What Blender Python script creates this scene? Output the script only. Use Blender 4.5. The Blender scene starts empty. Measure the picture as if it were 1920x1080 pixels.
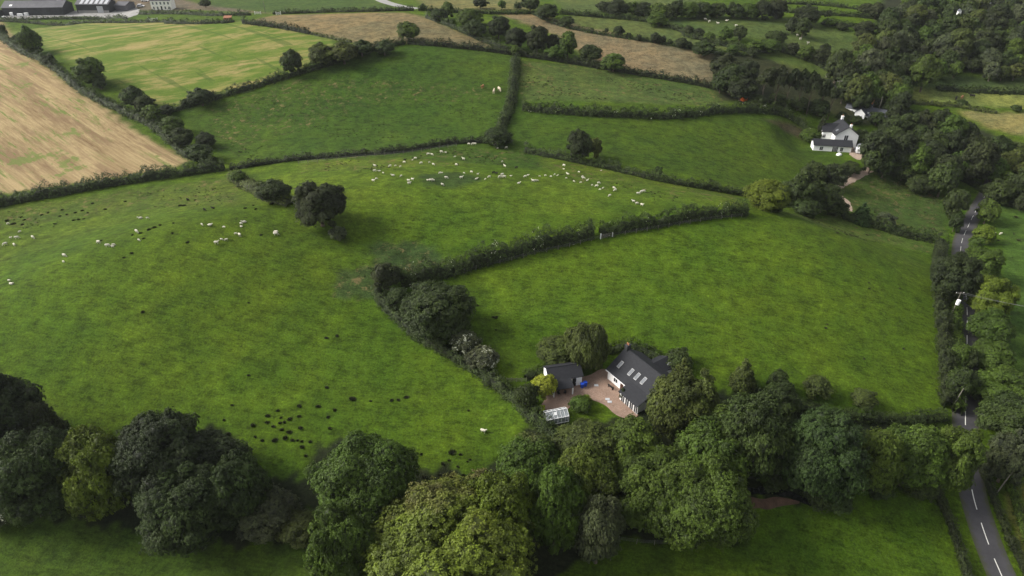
import bpy, bmesh, math, random
import numpy as np
from mathutils import Vector, Matrix

# ------------------------------------------------------------------ camera, sky, sun, exposure
HC=98.0; TH=math.radians(33.0); F=1280.0
S,Cc=math.sin(TH),math.cos(TH)
ORD=['leftmost','second from the left','third from the left','fourth from the left','fifth from the left','sixth from the left','seventh from the left','eighth from the left','ninth from the left','tenth from the left','eleventh from the left','twelfth from the left','thirteenth from the left','fourteenth from the left','fifteenth from the left','sixteenth from the left','seventeenth from the left','eighteenth from the left','nineteenth from the left','twentieth from the left','twenty first from the left','twenty second from the left']
def where(x,y,x0,x1,y0,y1):
    cx=['far left','left','middle','right','far right'][min(4,max(0,int(5*(x-x0)/(x1-x0))))]; cy=['top','upper','lower','bottom'][min(3,max(0,int(4*(y-y0)/(y1-y0))))]
    return f'{cy} {cx}'
def ordinals(objs,fmt):
    for i,o in enumerate(sorted(objs,key=lambda o:o.location[0]/o.location[1])): o['label']=fmt.format(ORD[min(i,len(ORD)-1)])
scene=bpy.context.scene
COL=scene.collection
cam=bpy.data.cameras.new('camera'); camo=bpy.data.objects.new('camera',cam); COL.objects.link(camo)
camo.location=(0,0,HC); camo.rotation_euler=(math.radians(90)-TH,0,0)
cam.sensor_width=36; cam.lens=36*F/1920; cam.clip_start=1; cam.clip_end=9000
scene.camera=camo
SUN_EL,SUN_AZ=math.radians(36),math.radians(-86)     # azimuth from +Y towards +X
w=bpy.data.worlds.new("World"); scene.world=w; w.use_nodes=True
nt=w.node_tree; bg=nt.nodes['Background']; sky=nt.nodes.new('ShaderNodeTexSky'); sky.sky_type='NISHITA'
sky.sun_disc=False; sky.sun_elevation=SUN_EL; sky.sun_rotation=SUN_AZ; sky.air_density=1.5; sky.dust_density=4.0
hs=nt.nodes.new('ShaderNodeHueSaturation'); hs.inputs['Saturation'].default_value=0.18
nt.links.new(sky.outputs[0],hs.inputs['Color']); nt.links.new(hs.outputs[0],bg.inputs[0]); bg.inputs[1].default_value=0.12
sl=bpy.data.lights.new('sun','SUN'); sl.energy=2.5; sl.angle=math.radians(22); sl.color=(1,.95,.86)
so=bpy.data.objects.new('sun',sl); COL.objects.link(so)
sd=Vector((math.sin(SUN_AZ)*math.cos(SUN_EL),math.cos(SUN_AZ)*math.cos(SUN_EL),math.sin(SUN_EL)))
so.rotation_euler=sd.to_track_quat('Z','Y').to_euler(); so.location=(0,0,300)
scene.view_settings.view_transform='Standard'; scene.view_settings.look='None'; scene.view_settings.gamma=1
scene.view_settings.exposure=0.78
def flat(px,py,z=0.0):
    u=(px-960)/F; v=(py-540)/F
    Z=(HC-z)/(S+Cc*v); return Z*u, Z*(Cc-v*S)
# px,py centre, amp, sigma x, sigma y (metres), rotation deg
HILLS=[((250,470),8,70,34,8),((880,350),6,70,28,-6),((1400,480),7,52,30,-10),((740,120),11,90,50,0),
       ((1330,245),6,60,34,-8),((230,110),9,120,70,0),((-250,250),6,110,60,0),((1150,720),5,45,22,0),((1100,20),12,160,110,0),((200,0),10,200,120,0),
       ((1400,60),10,150,90,0),((500,1020),-4,160,14,-3),((1800,600),-4,26,160,-12),((1700,250),-10,70,80,0),((1500,150),6,50,40,0),((1900,60),10,160,120,0)]
HW=[(flat(*c,max(0,a*.9+3)),a,sx,sy,math.radians(r)) for c,a,sx,sy,r in HILLS]
def ridge(p0,p1,zt,a,sn,sf,k=0.0,ext=.55):
    a0,a1=flat(*p0,zt),flat(*p1,zt); L=math.hypot(a1[0]-a0[0],a1[1]-a0[1]); return (((a0[0]+a1[0])/2,(a0[1]+a1[1])/2),a,L*ext,sn,sf,math.atan2(a1[1]-a0[1],a1[0]-a0[0]),k)
# crest lines of the drumlins: steep little shoulder on the far side, long slope on the near side
RW=[ridge((-60,520),(500,384),20,8.0,34,15,.0022),ridge((600,374),(1000,394),15,4.0,24,11,-.001),ridge((960,470),(1420,412),14,4.0,28,13,.0012),ridge((1420,418),(1780,478),11,4.0,26,11,.002),
    ridge((640,318),(1250,360),16,2.6,15,13,.0006),ridge((640,100),(1000,115),26,4,40,14),ridge((1000,215),(1420,225),14,3,30,12),ridge((120,55),(560,70),26,3,50,20)]
PADS=[]
def T(x,y):
    z=T0(x,y)
    for cx,cy,r0,r1,h in PADS:
        d=np.sqrt((x-cx)**2+(y-cy)**2); m=np.clip((r1-d)/(r1-r0),0,1); m=m*m*(3-2*m); z=z*(1-m)+h*m
    return z
def T0(x,y):
    x=np.asarray(x,float); y=np.asarray(y,float); z=np.zeros(np.broadcast(x,y).shape)
    for (cx,cy),a,sx,sy,r in HW:
        dx=x-cx; dy=y-cy; c,s=math.cos(r),math.sin(r)
        p=(c*dx+s*dy)/sx; q=(-s*dx+c*dy)/sy
        z=z+a*np.exp(-.5*(p*p+q*q))
    for (cx,cy),a,sx,sn,sf,r,k in RW:
        dx=x-cx; dy=y-cy; c,s=math.cos(r),math.sin(r)
        p=(c*dx+s*dy); q=(-s*dx+c*dy)+k*p*p; q=q/np.where(q<0,sn,sf)
        z=z+a*np.exp(-.5*(p*p/(sx*sx)+q*q))
    z=z+0.5*np.sin(x/31+1.3)*np.sin(y/27)+0.25*np.sin(x/13+y/19)
    far=np.clip((y-450)/600,0,3); z=z+far**2*12
    return z
def proj(x,y,z):
    Z=y*Cc+(HC-z)*S; d=(HC-z)*Cc-y*S
    return 960+F*x/Z, 540+F*d/Z, Z
def P(px,py,lift=0.0):
    u=(px-960)/F; v=(py-540)/F
    d=np.array([u, Cc-v*S, -S-v*Cc])
    t=np.arange(60,4000,1.5)
    h=HC+t*d[2]-T(t*d[0],t*d[1])-lift
    i=int(np.argmax(h<0)); 
    if h[i]>=0: i=len(t)-1
    a,b=t[i-1],t[i]
    for _ in range(18):
        m=(a+b)/2
        if HC+m*d[2]-float(T(m*d[0],m*d[1]))-lift<0: b=m
        else: a=m
    return (b*d[0],b*d[1],float(T(b*d[0],b*d[1])))

for px,r0,r1 in (((1568,282),11,26),((1070,735),9,20),((1165,720),8,16),((120,26),26,60),((300,18),8,25)):
    x_,y_,z_=P(*px); PADS.append((x_,y_,r0,r1,z_))

# ------------------------------------------------------------------ helpers
rng=np.random.default_rng(7); random.seed(7)
def tag(o,label=None,cat=None,group=None,kind=None):
    if label: o['label']=label
    if cat: o['category']=cat
    if group: o['group']=group
    if kind: o['kind']=kind
    return o
def empty(name,loc,rz=0.0,scale=None):
    o=bpy.data.objects.new(name,None); COL.objects.link(o); o.location=loc; o.rotation_euler=(0,0,rz)
    if scale: o.scale=scale
    o.empty_display_size=.5
    return o
def mesh_np(name,v,quads,mat=None,tris=None,attrs=None,smooth=False):
    me=bpy.data.meshes.new(name)
    v=np.asarray(v,np.float32); nq=0 if quads is None else len(quads); ntr=0 if tris is None else len(tris)
    me.vertices.add(len(v)); me.vertices.foreach_set('co',v.ravel())
    idx=[]; tot=[]
    if nq: idx.append(np.asarray(quads,np.int32).ravel()); tot+= [np.full(nq,4,np.int32)]
    if ntr: idx.append(np.asarray(tris,np.int32).ravel()); tot+= [np.full(ntr,3,np.int32)]
    idx=np.concatenate(idx); tot=np.concatenate(tot); st=np.concatenate([[0],np.cumsum(tot)[:-1]]).astype(np.int32)
    me.loops.add(len(idx)); me.loops.foreach_set('vertex_index',idx)
    me.polygons.add(len(tot)); me.polygons.foreach_set('loop_start',st); me.polygons.foreach_set('loop_total',tot)
    if smooth: me.polygons.foreach_set('use_smooth',np.ones(len(tot),bool))
    for n,(typ,a) in (attrs or {}).items():
        at=me.attributes.new(n,typ,'POINT')
        if typ=='FLOAT': at.data.foreach_set('value',np.asarray(a,np.float32).ravel())
        else: at.data.foreach_set('color',np.asarray(a,np.float32).ravel())
    me.update(calc_edges=True)
    if mat: me.materials.append(mat)
    return me
def link(name,me,parent=None,color=None):
    o=bpy.data.objects.new(name,me); COL.objects.link(o)
    if parent: o.parent=parent
    if color: o.color=(*color,1)
    return o
class MB:
    def __init__(s): s.v=[]; s.f=[]
    def box(s,x0,x1,y0,y1,z0,z1):
        n=len(s.v); s.v+=[(x,y,z) for z in (z0,z1) for x,y in ((x0,y0),(x1,y0),(x1,y1),(x0,y1))]
        s.f+=[tuple(n+i for i in q) for q in ((3,2,1,0),(4,5,6,7),(0,1,5,4),(1,2,6,5),(2,3,7,6),(3,0,4,7))]; return s
    def poly(s,pts,th=None,d=(0,0,-1)):
        n=len(s.v); k=len(pts); s.v+=[tuple(p) for p in pts]
        if th is None: s.f.append(tuple(range(n,n+k)))
        else:
            s.v+=[tuple(p[i]+d[i]*th for i in range(3)) for p in pts]
            s.f.append(tuple(range(n,n+k))); s.f.append(tuple(range(n+2*k-1,n+k-1,-1)))
            for i in range(k): j=(i+1)%k; s.f.append((n+i,n+k+i,n+k+j,n+j))
        return s
    def tube(s,a,b,r0,r1,k=7):
        a,b=Vector(a),Vector(b); d=(b-a).normalized(); t=d.orthogonal().normalized(); u=d.cross(t); n=len(s.v)
        for p,r in ((a,r0),(b,r1)):
            for i in range(k):
                an=2*math.pi*i/k; s.v.append(tuple(p+(t*math.cos(an)+u*math.sin(an))*r))
        for i in range(k): j=(i+1)%k; s.f.append((n+i,n+j,n+k+j,n+k+i))
        s.f.append(tuple(range(n+k-1,n-1,-1))); s.f.append(tuple(range(n+k,n+2*k))); return s
    def ball(s,c,r,k=10,m=7):
        n=len(s.v); 
        for j in range(m+1):
            ph=math.pi*j/m
            for i in range(k):
                a=2*math.pi*i/k; s.v.append((c[0]+r[0]*math.sin(ph)*math.cos(a),c[1]+r[1]*math.sin(ph)*math.sin(a),c[2]+r[2]*math.cos(ph)))
        for j in range(m):
            for i in range(k): q=(i+1)%k; s.f.append((n+j*k+i,n+(j+1)*k+i,n+(j+1)*k+q,n+j*k+q))
        return s
    def mesh(s,name,mat,smooth=False):
        me=bpy.data.meshes.new(name); me.from_pydata(s.v,[],s.f); bm=bmesh.new(); bm.from_mesh(me)
        bmesh.ops.recalc_face_normals(bm,faces=bm.faces); bm.to_mesh(me); bm.free()
        if smooth: me.polygons.foreach_set('use_smooth',[True]*len(me.polygons))
        me.materials.append(mat); return me
    def build(s,name,mat,parent=None,smooth=False): return link(name,s.mesh(name,mat,smooth),parent)
def copy_tree(o,parent=None):
    c=o.copy(); COL.objects.link(c); c.parent=parent
    for ch in [q for q in o.children]: copy_tree(ch,c)
    return c

# ------------------------------------------------------------------ materials
class NT:
    def __init__(s,name,rough=.9,spec=.2):
        s.m=bpy.data.materials.new(name); s.m.use_nodes=True; s.t=s.m.node_tree; s.b=s.t.nodes['Principled BSDF']
        s.b.inputs['Roughness'].default_value=rough; s.b.inputs['Specular IOR Level'].default_value=spec
    def n(s,ty,**k):
        o=s.t.nodes.new('ShaderNode'+ty)
        for a,b in k.items(): setattr(o,a,b)
        return o
    def l(s,a,b): s.t.links.new(a,b)
    def val(s,x,sock):
        if isinstance(x,(int,float)): sock.default_value=x
        elif isinstance(x,(tuple,list)): sock.default_value=(*x,1) if len(x)==3 and len(sock.default_value)==4 else x
        else: s.l(x,sock)
    def noise(s,scale,detail=4,rough=.6,vec=None,dist=0):
        o=s.n('TexNoise'); o.inputs['Scale'].default_value=scale; o.inputs['Detail'].default_value=detail; o.inputs['Roughness'].default_value=rough; o.inputs['Distortion'].default_value=dist
        if vec is not None: s.l(vec,o.inputs['Vector'])
        return o.outputs['Fac']
    def ramp(s,f,a,b,c0=0.0,c1=1.0):
        o=s.n('MapRange'); o.inputs['From Min'].default_value=a; o.inputs['From Max'].default_value=b; o.inputs['To Min'].default_value=c0; o.inputs['To Max'].default_value=c1
        s.l(f,o.inputs['Value']); return o.outputs['Result']
    def mix(s,f,a,b,mode='MIX'):
        o=s.n('Mix',data_type='RGBA',blend_type=mode); s.val(f,o.inputs[0]); s.val(a,o.inputs[6]); s.val(b,o.inputs[7]); return o.outputs[2]
    def math(s,op,a,b):
        o=s.n('Math',operation=op); s.val(a,o.inputs[0]); s.val(b,o.inputs[1]); return o.outputs[0]
    def scale(s,c,f):
        o=s.n('VectorMath',operation='SCALE'); s.val(c,o.inputs[0]); s.val(f,o.inputs['Scale']); return o.outputs[0]
    def pos(s): return s.n('NewGeometry').outputs['Position']
    def map(s,vec,rot=0,sc=(1,1,1)):
        o=s.n('Mapping'); o.inputs['Rotation'].default_value=(0,0,rot); s.l(vec,o.inputs['Vector']); q=s.n('Mapping'); q.inputs['Scale'].default_value=sc; s.l(o.outputs[0],q.inputs['Vector']); return q.outputs[0]
    def attr(s,n): return s.n('Attribute',attribute_name=n)
    def bump(s,h,str_,dist):
        o=s.n('Bump'); o.inputs['Strength'].default_value=str_; o.inputs['Distance'].default_value=dist; s.l(h,o.inputs['Height']); s.l(o.outputs[0],s.b.inputs['Normal'])
    def out(s,c): s.val(c,s.b.inputs['Base Color']); return s.m
def simple(name,c,rough=.8,var=.2,scale=3.0,bump=0,spec=.2,metal=0):
    t=NT(name,rough,spec); p=t.pos(); f=t.noise(scale,5,.65,p); f2=t.noise(scale*7,3,.6,p)
    col=t.scale(c,t.math('ADD',t.ramp(f,.3,.7,1-var,1+var),t.ramp(f2,.3,.7,-var*.4,var*.4)))
    if bump: t.bump(f2,.6,bump)
    t.b.inputs['Metallic'].default_value=metal
    return t.out(col)
def leafmat(name,thr=1.1,copper=False):
    t=NT(name,.6,.25); oi=t.n('ObjectInfo'); ti=t.attr('tint').outputs['Fac']
    col=t.scale(oi.outputs['Color'],.74)
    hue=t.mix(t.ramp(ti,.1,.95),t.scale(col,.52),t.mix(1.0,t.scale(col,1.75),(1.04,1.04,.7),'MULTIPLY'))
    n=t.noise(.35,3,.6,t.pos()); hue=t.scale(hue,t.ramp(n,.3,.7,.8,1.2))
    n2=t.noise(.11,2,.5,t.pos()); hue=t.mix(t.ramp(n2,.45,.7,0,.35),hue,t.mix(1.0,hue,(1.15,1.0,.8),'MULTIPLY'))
    if copper:
        z=t.n('SeparateXYZ'); t.l(t.n('TexCoord').outputs['Object'],z.inputs[0])
        f=t.math('MULTIPLY',t.ramp(t.math('ADD',t.math('ADD',t.math('MULTIPLY',z.outputs[2],.6),t.math('MULTIPLY',z.outputs[1],.75)),t.ramp(t.noise(3,3,.6,t.n('TexCoord').outputs['Object']),.3,.7,-.3,.3)),1.25,1.7),.55)
        hue=t.mix(f,hue,t.scale((.13,.095,.05),t.ramp(ti,0,1,.6,1.3)))
    if thr<1:
        f=t.math('GREATER_THAN',ti,thr); hue=t.mix(f,hue,(.5,.52,.4))
    tr=t.n('BsdfTranslucent'); t.l(hue,tr.inputs[0]); t.l(hue,t.b.inputs['Base Color'])
    mx=t.n('MixShader'); mx.inputs[0].default_value=.22; t.l(t.b.outputs[0],mx.inputs[1]); t.l(tr.outputs[0],mx.inputs[2])
    t.l(mx.outputs[0],t.t.nodes['Material Output'].inputs[0])
    return t.m
M={}
M['leaf']=leafmat('foliage'); M['leaf_copper']=leafmat('copper_foliage',copper=True); M['leaf_blossom']=leafmat('blossom_foliage',.77); M['leaf_fleck']=leafmat('flecked_foliage',.97)
M['bark']=simple('bark',(.10,.08,.06),.95,.3,2,.02)
M['slate']=simple('slate_roof',(.022,.023,.027),.75,.18,2,.01)
M['slate_grey']=simple('grey_slate_roof',(.08,.085,.10),.75,.2,.8,.01)
M['white']=simple('white_render',(.86,.86,.85),.85,.05,.7)
M['cream']=simple('cream_render',(.84,.82,.76),.85,.06,.7)
M['trim']=simple('white_trim',(.8,.8,.8),.5,.03,1)
M['glass']=simple('window_glass',(.03,.035,.04),.15,.2,1,spec=.6)
M['skyglass']=simple('skylight_glass',(.13,.14,.155),.5,.2,1,spec=.25)
M['greytrim']=simple('grey_trim',(.38,.38,.38),.6,.05,1)
M['dark']=simple('dark_opening',(.02,.02,.02),.8)
M['door']=simple('brown_door',(.06,.03,.02),.5)
M['brick']=simple('brick',(.28,.13,.08),.9,.25,3)
M['pot']=simple('clay_pot',(.45,.20,.10),.8)
M['wood']=simple('weathered_wood',(.14,.13,.11),.9,.25,2)
M['wire']=simple('wire',(.25,.25,.25),.5)
M['metal']=simple('grey_metal_sheet',(.42,.43,.45),.5,.12,.3)
M['concrete']=simple('concrete',(.25,.245,.235),.9,.2,.35,.02)
M['barnroof']=simple('barn_roof',(.11,.11,.12),.85,.2,.15)
M['barnwall']=simple('dark_barn_cladding',(.045,.047,.05),.85,.25,.3)
M['plastic_blue']=simple('blue_plastic',(.02,.07,.45),.5)
M['black']=simple('black_plastic',(.02,.02,.02),.5)
M['orange']=simple('orange_paint',(.55,.12,.03),.5)
M['carwhite']=simple('white_car_paint',(.75,.75,.77),.25,.02,1,spec=.5)
M['cargrey']=simple('grey_car_paint',(.22,.23,.25),.25,.05,1,spec=.5)
M['wool']=simple('wool',(.56,.53,.44),.95,.12,9,.02)
M['woolblack']=simple('black_wool',(.02,.018,.016),.95,.2,9)
M['hidebrown']=simple('tan_hide',(.36,.18,.09),.9,.2,3); M['hidewhite']=simple('pale_hide',(.55,.45,.35),.9,.2,3); M['hideblack']=simple('black_hide',(.02,.018,.016),.9)
M['rush']=simple('dark_rushes',(.05,.06,.022),.9,.4,3)
def gravelmat():
    t=NT('gravel',.95); p=t.pos(); c=t.mix(t.ramp(t.noise(.5,5,.7,p),.35,.68),(.155,.09,.065),(.28,.175,.125)); c=t.mix(t.ramp(t.noise(9,3,.8,p),.4,.7),c,(.33,.26,.21)); c=t.mix(t.ramp(t.noise(.22,3,.6,p),.55,.7,0,.5),c,(.13,.10,.07)); t.bump(t.noise(12,3,.7,p),.5,.03); return t.out(c)
M['gravel']=gravelmat()
def asphalt():
    t=NT('asphalt',.9); p=t.pos(); c=t.mix(t.ramp(t.noise(.35,5,.7,p),.35,.7),(.045,.044,.048),(.072,.070,.075)); c=t.mix(t.ramp(t.noise(6,3,.8,p),.35,.75),c,(.058,.056,.06))
    a=t.attr('across').outputs['Fac']; c=t.mix(t.math('MULTIPLY',t.ramp(t.math('ADD',a,t.ramp(t.noise(.8,4,.7,p),.3,.7,-.25,.25)),.62,.98),.85),c,(.05,.055,.025)); t.bump(t.noise(20,2,.7,p),.3,.01); return t.out(c)
M['asphalt']=asphalt()
M['paint']=simple('road_paint',(.62,.62,.58),.8,.2,4)
M['soil']=simple('bare_earth',(.095,.058,.04),.95,.35,.8,.05)
M['water']=simple('stream_water',(.012,.014,.012),.1,.2,1,spec=.5)
M['track']=simple('stone_track',(.30,.23,.18),.95,.2,1.2,.03)
def groundmat():
    t=NT('pasture',.95,.1); p=t.pos(); base=t.scale(t.attr('col').outputs['Color'],.59); mk=t.n('SeparateColor'); t.l(t.attr('mask').outputs['Color'],mk.inputs[0])
    big=t.noise(.018,3,.55,p); med=t.noise(.09,5,.65,p,.3); sm=t.noise(.32,6,.78,p); st=t.noise(1.0,4,.7,t.map(p,.2,(.35,1.3,1))); fine=t.noise(2.6,3,.75,p)
    g=t.mix(t.ramp(big,.35,.65),t.mix(1.0,base,(.80,.92,.9),'MULTIPLY'),t.mix(1.0,base,(1.1,1.08,1.0),'MULTIPLY'))
    g=t.mix(t.ramp(med,.38,.68),t.mix(1.0,g,(.76,.84,.9),'MULTIPLY'),t.mix(1.0,g,(1.12,1.08,1.05),'MULTIPLY'))
    g=t.scale(g,t.math('ADD',t.ramp(sm,.38,.62,.45,1.10),t.ramp(st,.34,.66,0,.50)))
    g=t.scale(g,t.ramp(fine,.3,.7,.62,1.38))
    g=t.mix(t.ramp(t.noise(.035,4,.6,t.map(p,.5)),.5,.68,0,.5),g,t.mix(1.0,g,(.66,.72,.8),'MULTIPLY'))
    sp=t.ramp(t.noise(1.15,3,.6,p),.60,.67,0,.5); g=t.mix(sp,g,t.mix(1.0,g,(.45,.55,.6),'MULTIPLY'))
    sp=t.ramp(t.noise(.7,3,.7,t.map(p,1.1)),.62,.70,0,.45); g=t.mix(sp,g,t.mix(1.0,g,(1.45,1.25,1.1),'MULTIPLY'))
    # weeds: dark mottled spots inside the rough areas
    r=t.math('MULTIPLY',mk.outputs[2],t.ramp(t.noise(.45,5,.75,p,.4),.54,.64,0,.75)); g=t.mix(r,g,t.mix(t.ramp(t.noise(.12,3,.6,p),.4,.6),(.055,.05,.022),(.15,.11,.05)))
    # stubble: long straw streaks
    sv=t.map(p,STRIPE,(1,.025,1)); s1=t.noise(.33,5,.75,sv,.2); s2=t.noise(.06,5,.75,t.map(p,STRIPE,(1,.22,1))); s3=t.noise(1.3,3,.7,sv)
    sc=t.mix(t.ramp(s1,.36,.62),(.14,.09,.045),(.30,.225,.115)); sc=t.mix(t.ramp(s3,.40,.62,0,.5),sc,(.37,.29,.155)); sc=t.mix(t.ramp(t.noise(.16,5,.7,t.map(p,STRIPE,(1,.12,1))),.50,.60,0,.75),sc,(.16,.105,.058))
    gr=t.math('MULTIPLY',t.ramp(t.noise(.8,4,.75,t.map(p,STRIPE,(1,.02,1)),.1),.54,.60),t.ramp(s2,.42,.54)); sc=t.mix(t.math('MULTIPLY',gr,.85),sc,(.10,.15,.03)); 
    gp=t.ramp(t.math('ADD',t.noise(.05,4,.7,p),t.ramp(s3,.3,.7,-.06,.06)),.60,.64); sc=t.mix(t.math('MULTIPLY',gp,.8),sc,(.11,.15,.035)); sc=t.scale(sc,t.ramp(fine,.25,.75,.82,1.18))
    g=t.mix(mk.outputs[0],g,sc)
    # half regrown meadow: green with straw patches in rows
    y1=t.noise(.05,5,.7,t.map(p,STRIPE2,(.8,2.6,1))); y2=t.noise(.35,4,.7,t.map(p,STRIPE2,(.25,1.2,1))); y3=t.noise(.22,2,.6,t.map(p,STRIPE,(1,.015,1)))
    yc=t.mix(t.ramp(t.math('ADD',y1,t.ramp(y2,.3,.7,-.1,.1)),.46,.64),(.075,.12,.016),(.26,.205,.085)); yc=t.mix(t.ramp(y2,.45,.65,0,.6),yc,(.15,.17,.035)); yc=t.mix(t.ramp(y3,.60,.64,0,.6),yc,(.05,.085,.015)); yc=t.scale(yc,t.ramp(fine,.25,.75,.8,1.2))
    g=t.mix(mk.outputs[1],g,yc)
    t.bump(t.math('ADD',t.math('MULTIPLY',sm,1.0),t.math('MULTIPLY',fine,.5)),.5,.5)
    return t.out(g)

# ------------------------------------------------------------------ ground
def XY(px,py): a=P(px,py); return a[0],a[1]
a0,a1=XY(10,150),XY(230,300); STRIPE=-(math.atan2(a1[1]-a0[1],a1[0]-a0[0])-math.pi/2)
b0,b1=XY(120,160),XY(560,90); STRIPE2=-math.atan2(b1[1]-b0[1],b1[0]-b0[0])
M['ground']=groundmat()
GR=(.090,.143,.009)
def inpoly(x,y,poly):
    ins=np.zeros(x.shape,bool); n=len(poly)
    for i in range(n):
        x1,y1=poly[i]; x2,y2=poly[(i+1)%n]
        if y1==y2: continue
        c=((y1>y)!=(y2>y))&(x<(x2-x1)*(y-y1)/(y2-y1)+x1); ins^=c
    return ins
STUB,MEAD,ROUGH='S','M','R'
FIELDS=[ # polygon in photo pixels (turned into ground positions), colour, mask
 ([(-260,-60),(0,40),(60,110),(150,178),(240,235),(300,275),(352,300),(330,312),(200,335),(0,362),(-300,400)],(.36,.25,.13),STUB),
 ([(20,60),(150,44),(300,41),(460,42),(560,60),(625,75),(610,100),(540,145),(430,178),(350,196),(300,196),(230,165),(130,110),(60,75)],(.2,.22,.06),MEAD),
 ([(200,-2),(330,-5),(380,8),(520,26),(330,20),(240,24),(215,10)],(.20,.15,.10),None),
 ([(375,-5),(690,-5),(742,16),(500,22),(400,12)],(.075,.12,.022),None),
 ([(470,40),(520,28),(760,24),(800,32),(860,60),(965,98),(880,92),(790,78),(700,92),(650,78),(580,62)],(.27,.20,.10),None),
 ([(770,-20),(1010,-20),(1000,18),(900,20),(800,18)],(.21,.19,.07),None),
 ([(930,26),(1000,26),(1090,48),(1180,68),(1300,95),(1350,100),(1340,160),(1220,140),(1100,110),(1050,70),(1000,50)],(.27,.20,.11),None),
 ([(1060,30),(1200,30),(1300,48),(1410,96),(1300,92),(1180,64),(1080,45)],(.145,.165,.045),None),
 ([(1000,-20),(1300,-20),(1320,30),(1200,28),(1060,20)],(.12,.15,.04),None),
 ([(1240,35),(1480,35),(1480,80),(1300,68)],(.11,.145,.035),None),
 ([(1440,72),(1520,45),(1600,62),(1645,75),(1640,95),(1560,108),(1480,95)],(.115,.15,.035),None),
 ([(1385,100),(1430,92),(1500,105),(1565,135),(1570,155),(1500,145)],(.105,.145,.03),None),
 ([(960,112),(1080,122),(1370,175),(1365,200),(1240,196),(1100,190),(975,190)],(.105,.145,.030),ROUGH),
 ([(1690,160),(1760,165),(1925,172),(1990,175),(1990,205),(1920,205),(1800,195),(1700,190)],(.22,.24,.06),None),
 ([(1740,138),(1990,150),(1990,172),(1700,162)],(.07,.10,.03),None),
 ([(1790,205),(1925,212),(2000,215),(2000,262),(1920,254),(1850,238)],(.30,.25,.09),None),
 ([(1560,348),(1600,330),(1650,320),(1760,350),(1780,400),(1770,440),(1700,430),(1600,400)],(.085,.12,.022),ROUGH),
 ([(640,282),(780,275),(960,276),(1060,300),(1200,330),(1380,366),(1380,380),(1250,376),(1100,345),(980,300),(860,310),(700,318),(560,325),(560,308)],(.108,.152,.015),ROUGH),
 ([(-100,400),(0,392),(250,355),(430,335),(470,345),(560,372),(540,380),(430,386),(300,402),(200,427),(100,462),(0,497),(-100,530)],(.110,.155,.014),None),  # yellower grass beyond left crest, lightened to paint in the crest's band of light
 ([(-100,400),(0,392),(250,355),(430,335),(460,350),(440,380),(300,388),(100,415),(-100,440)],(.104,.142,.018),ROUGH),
 ([(470,320),(700,320),(1000,330),(1380,372),(1390,392),(1200,405),(960,398),(700,382),(560,372)],(.108,.160,.012),None),  # middle pasture lightened too, light on the crest put into its colour
 ([(380,205),(560,150),(700,150),(940,165),(940,185),(700,195),(480,270),(430,295)],(.066,.112,.012),ROUGH),
 ([(960,205),(1360,210),(1440,215),(1500,240),(1600,310),(1500,330),(1380,350),(1200,310),(1000,280)],(.072,.116,.010),None),
 ([(960,90),(1020,320),(560,300),(430,300),(320,205),(600,135),(760,88)],(.066,.113,.011),None),
 ([(1480,230),(1520,245),(1515,262),(1480,250),(1430,225)],(.13,.10,.05),None),
 ([(690,455),(800,455),(840,490),(760,520),(700,560),(630,560),(630,510),(700,500)],(.062,.095,.022),ROUGH),
 ([(1470,398),(1560,405),(1700,440),(1770,460),(1770,480),(1650,452),(1540,425)],(.105,.15,.022),ROUGH),
 ([(780,328),(860,322),(910,336),(860,352),(800,348)],(.055,.09,.018),None),
 ([(-200,960),(90,972),(300,1010),(430,1040),(560,1005),(620,1100),(-200,1200)],(.072,.112,.012),None),
 ([(1790,380),(1990,360),(1990,760),(1900,720),(1880,600),(1880,480),(1870,400)],(.085,.14,.02),None),
 ([(1920,900),(1990,880),(1990,1100),(1940,1100),(1900,1000),(1880,930)],(.17,.17,.04),None),
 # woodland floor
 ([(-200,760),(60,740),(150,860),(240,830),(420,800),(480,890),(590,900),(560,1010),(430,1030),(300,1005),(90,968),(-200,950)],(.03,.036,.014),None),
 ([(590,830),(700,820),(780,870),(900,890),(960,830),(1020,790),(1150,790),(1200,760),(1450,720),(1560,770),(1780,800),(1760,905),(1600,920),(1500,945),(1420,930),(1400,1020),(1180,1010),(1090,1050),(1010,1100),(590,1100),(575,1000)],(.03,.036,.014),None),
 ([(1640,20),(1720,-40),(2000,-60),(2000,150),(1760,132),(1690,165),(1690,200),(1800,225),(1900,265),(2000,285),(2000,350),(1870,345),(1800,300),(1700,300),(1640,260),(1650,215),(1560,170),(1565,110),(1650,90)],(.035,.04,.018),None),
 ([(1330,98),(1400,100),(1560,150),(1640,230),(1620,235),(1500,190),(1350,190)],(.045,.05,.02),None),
]
NU,NV=560,760
us=np.concatenate([np.linspace(-6,-1.35,40)[:-1],np.linspace(-1.35,1.35,NU),np.linspace(1.35,6,40)[1:]])
ys=np.concatenate([np.linspace(-400,45,30)[:-1],45*np.exp(np.linspace(0,math.log(620/45),NV)),np.linspace(620,6000,60)[1:]])
xw=np.maximum(np.abs(ys),45)+np.where(ys<45,(45-ys)*.3,0)
X=us[None,:]*xw[:,None]; Y=np.broadcast_to(ys[:,None],X.shape).copy(); Zg=T(X,Y)
nx,ny=X.shape[1],X.shape[0]
dr=X+0; J=1.2*np.sin(X*.9+Y*.5)*np.sin(Y*.7)+.8*np.sin(X*2.1-Y*1.3)
col=np.empty((ny,nx,4),np.float32); col[...,:3]=GR; col[...,3]=1
msk=np.zeros((ny,nx,4),np.float32); msk[...,3]=1
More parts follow.
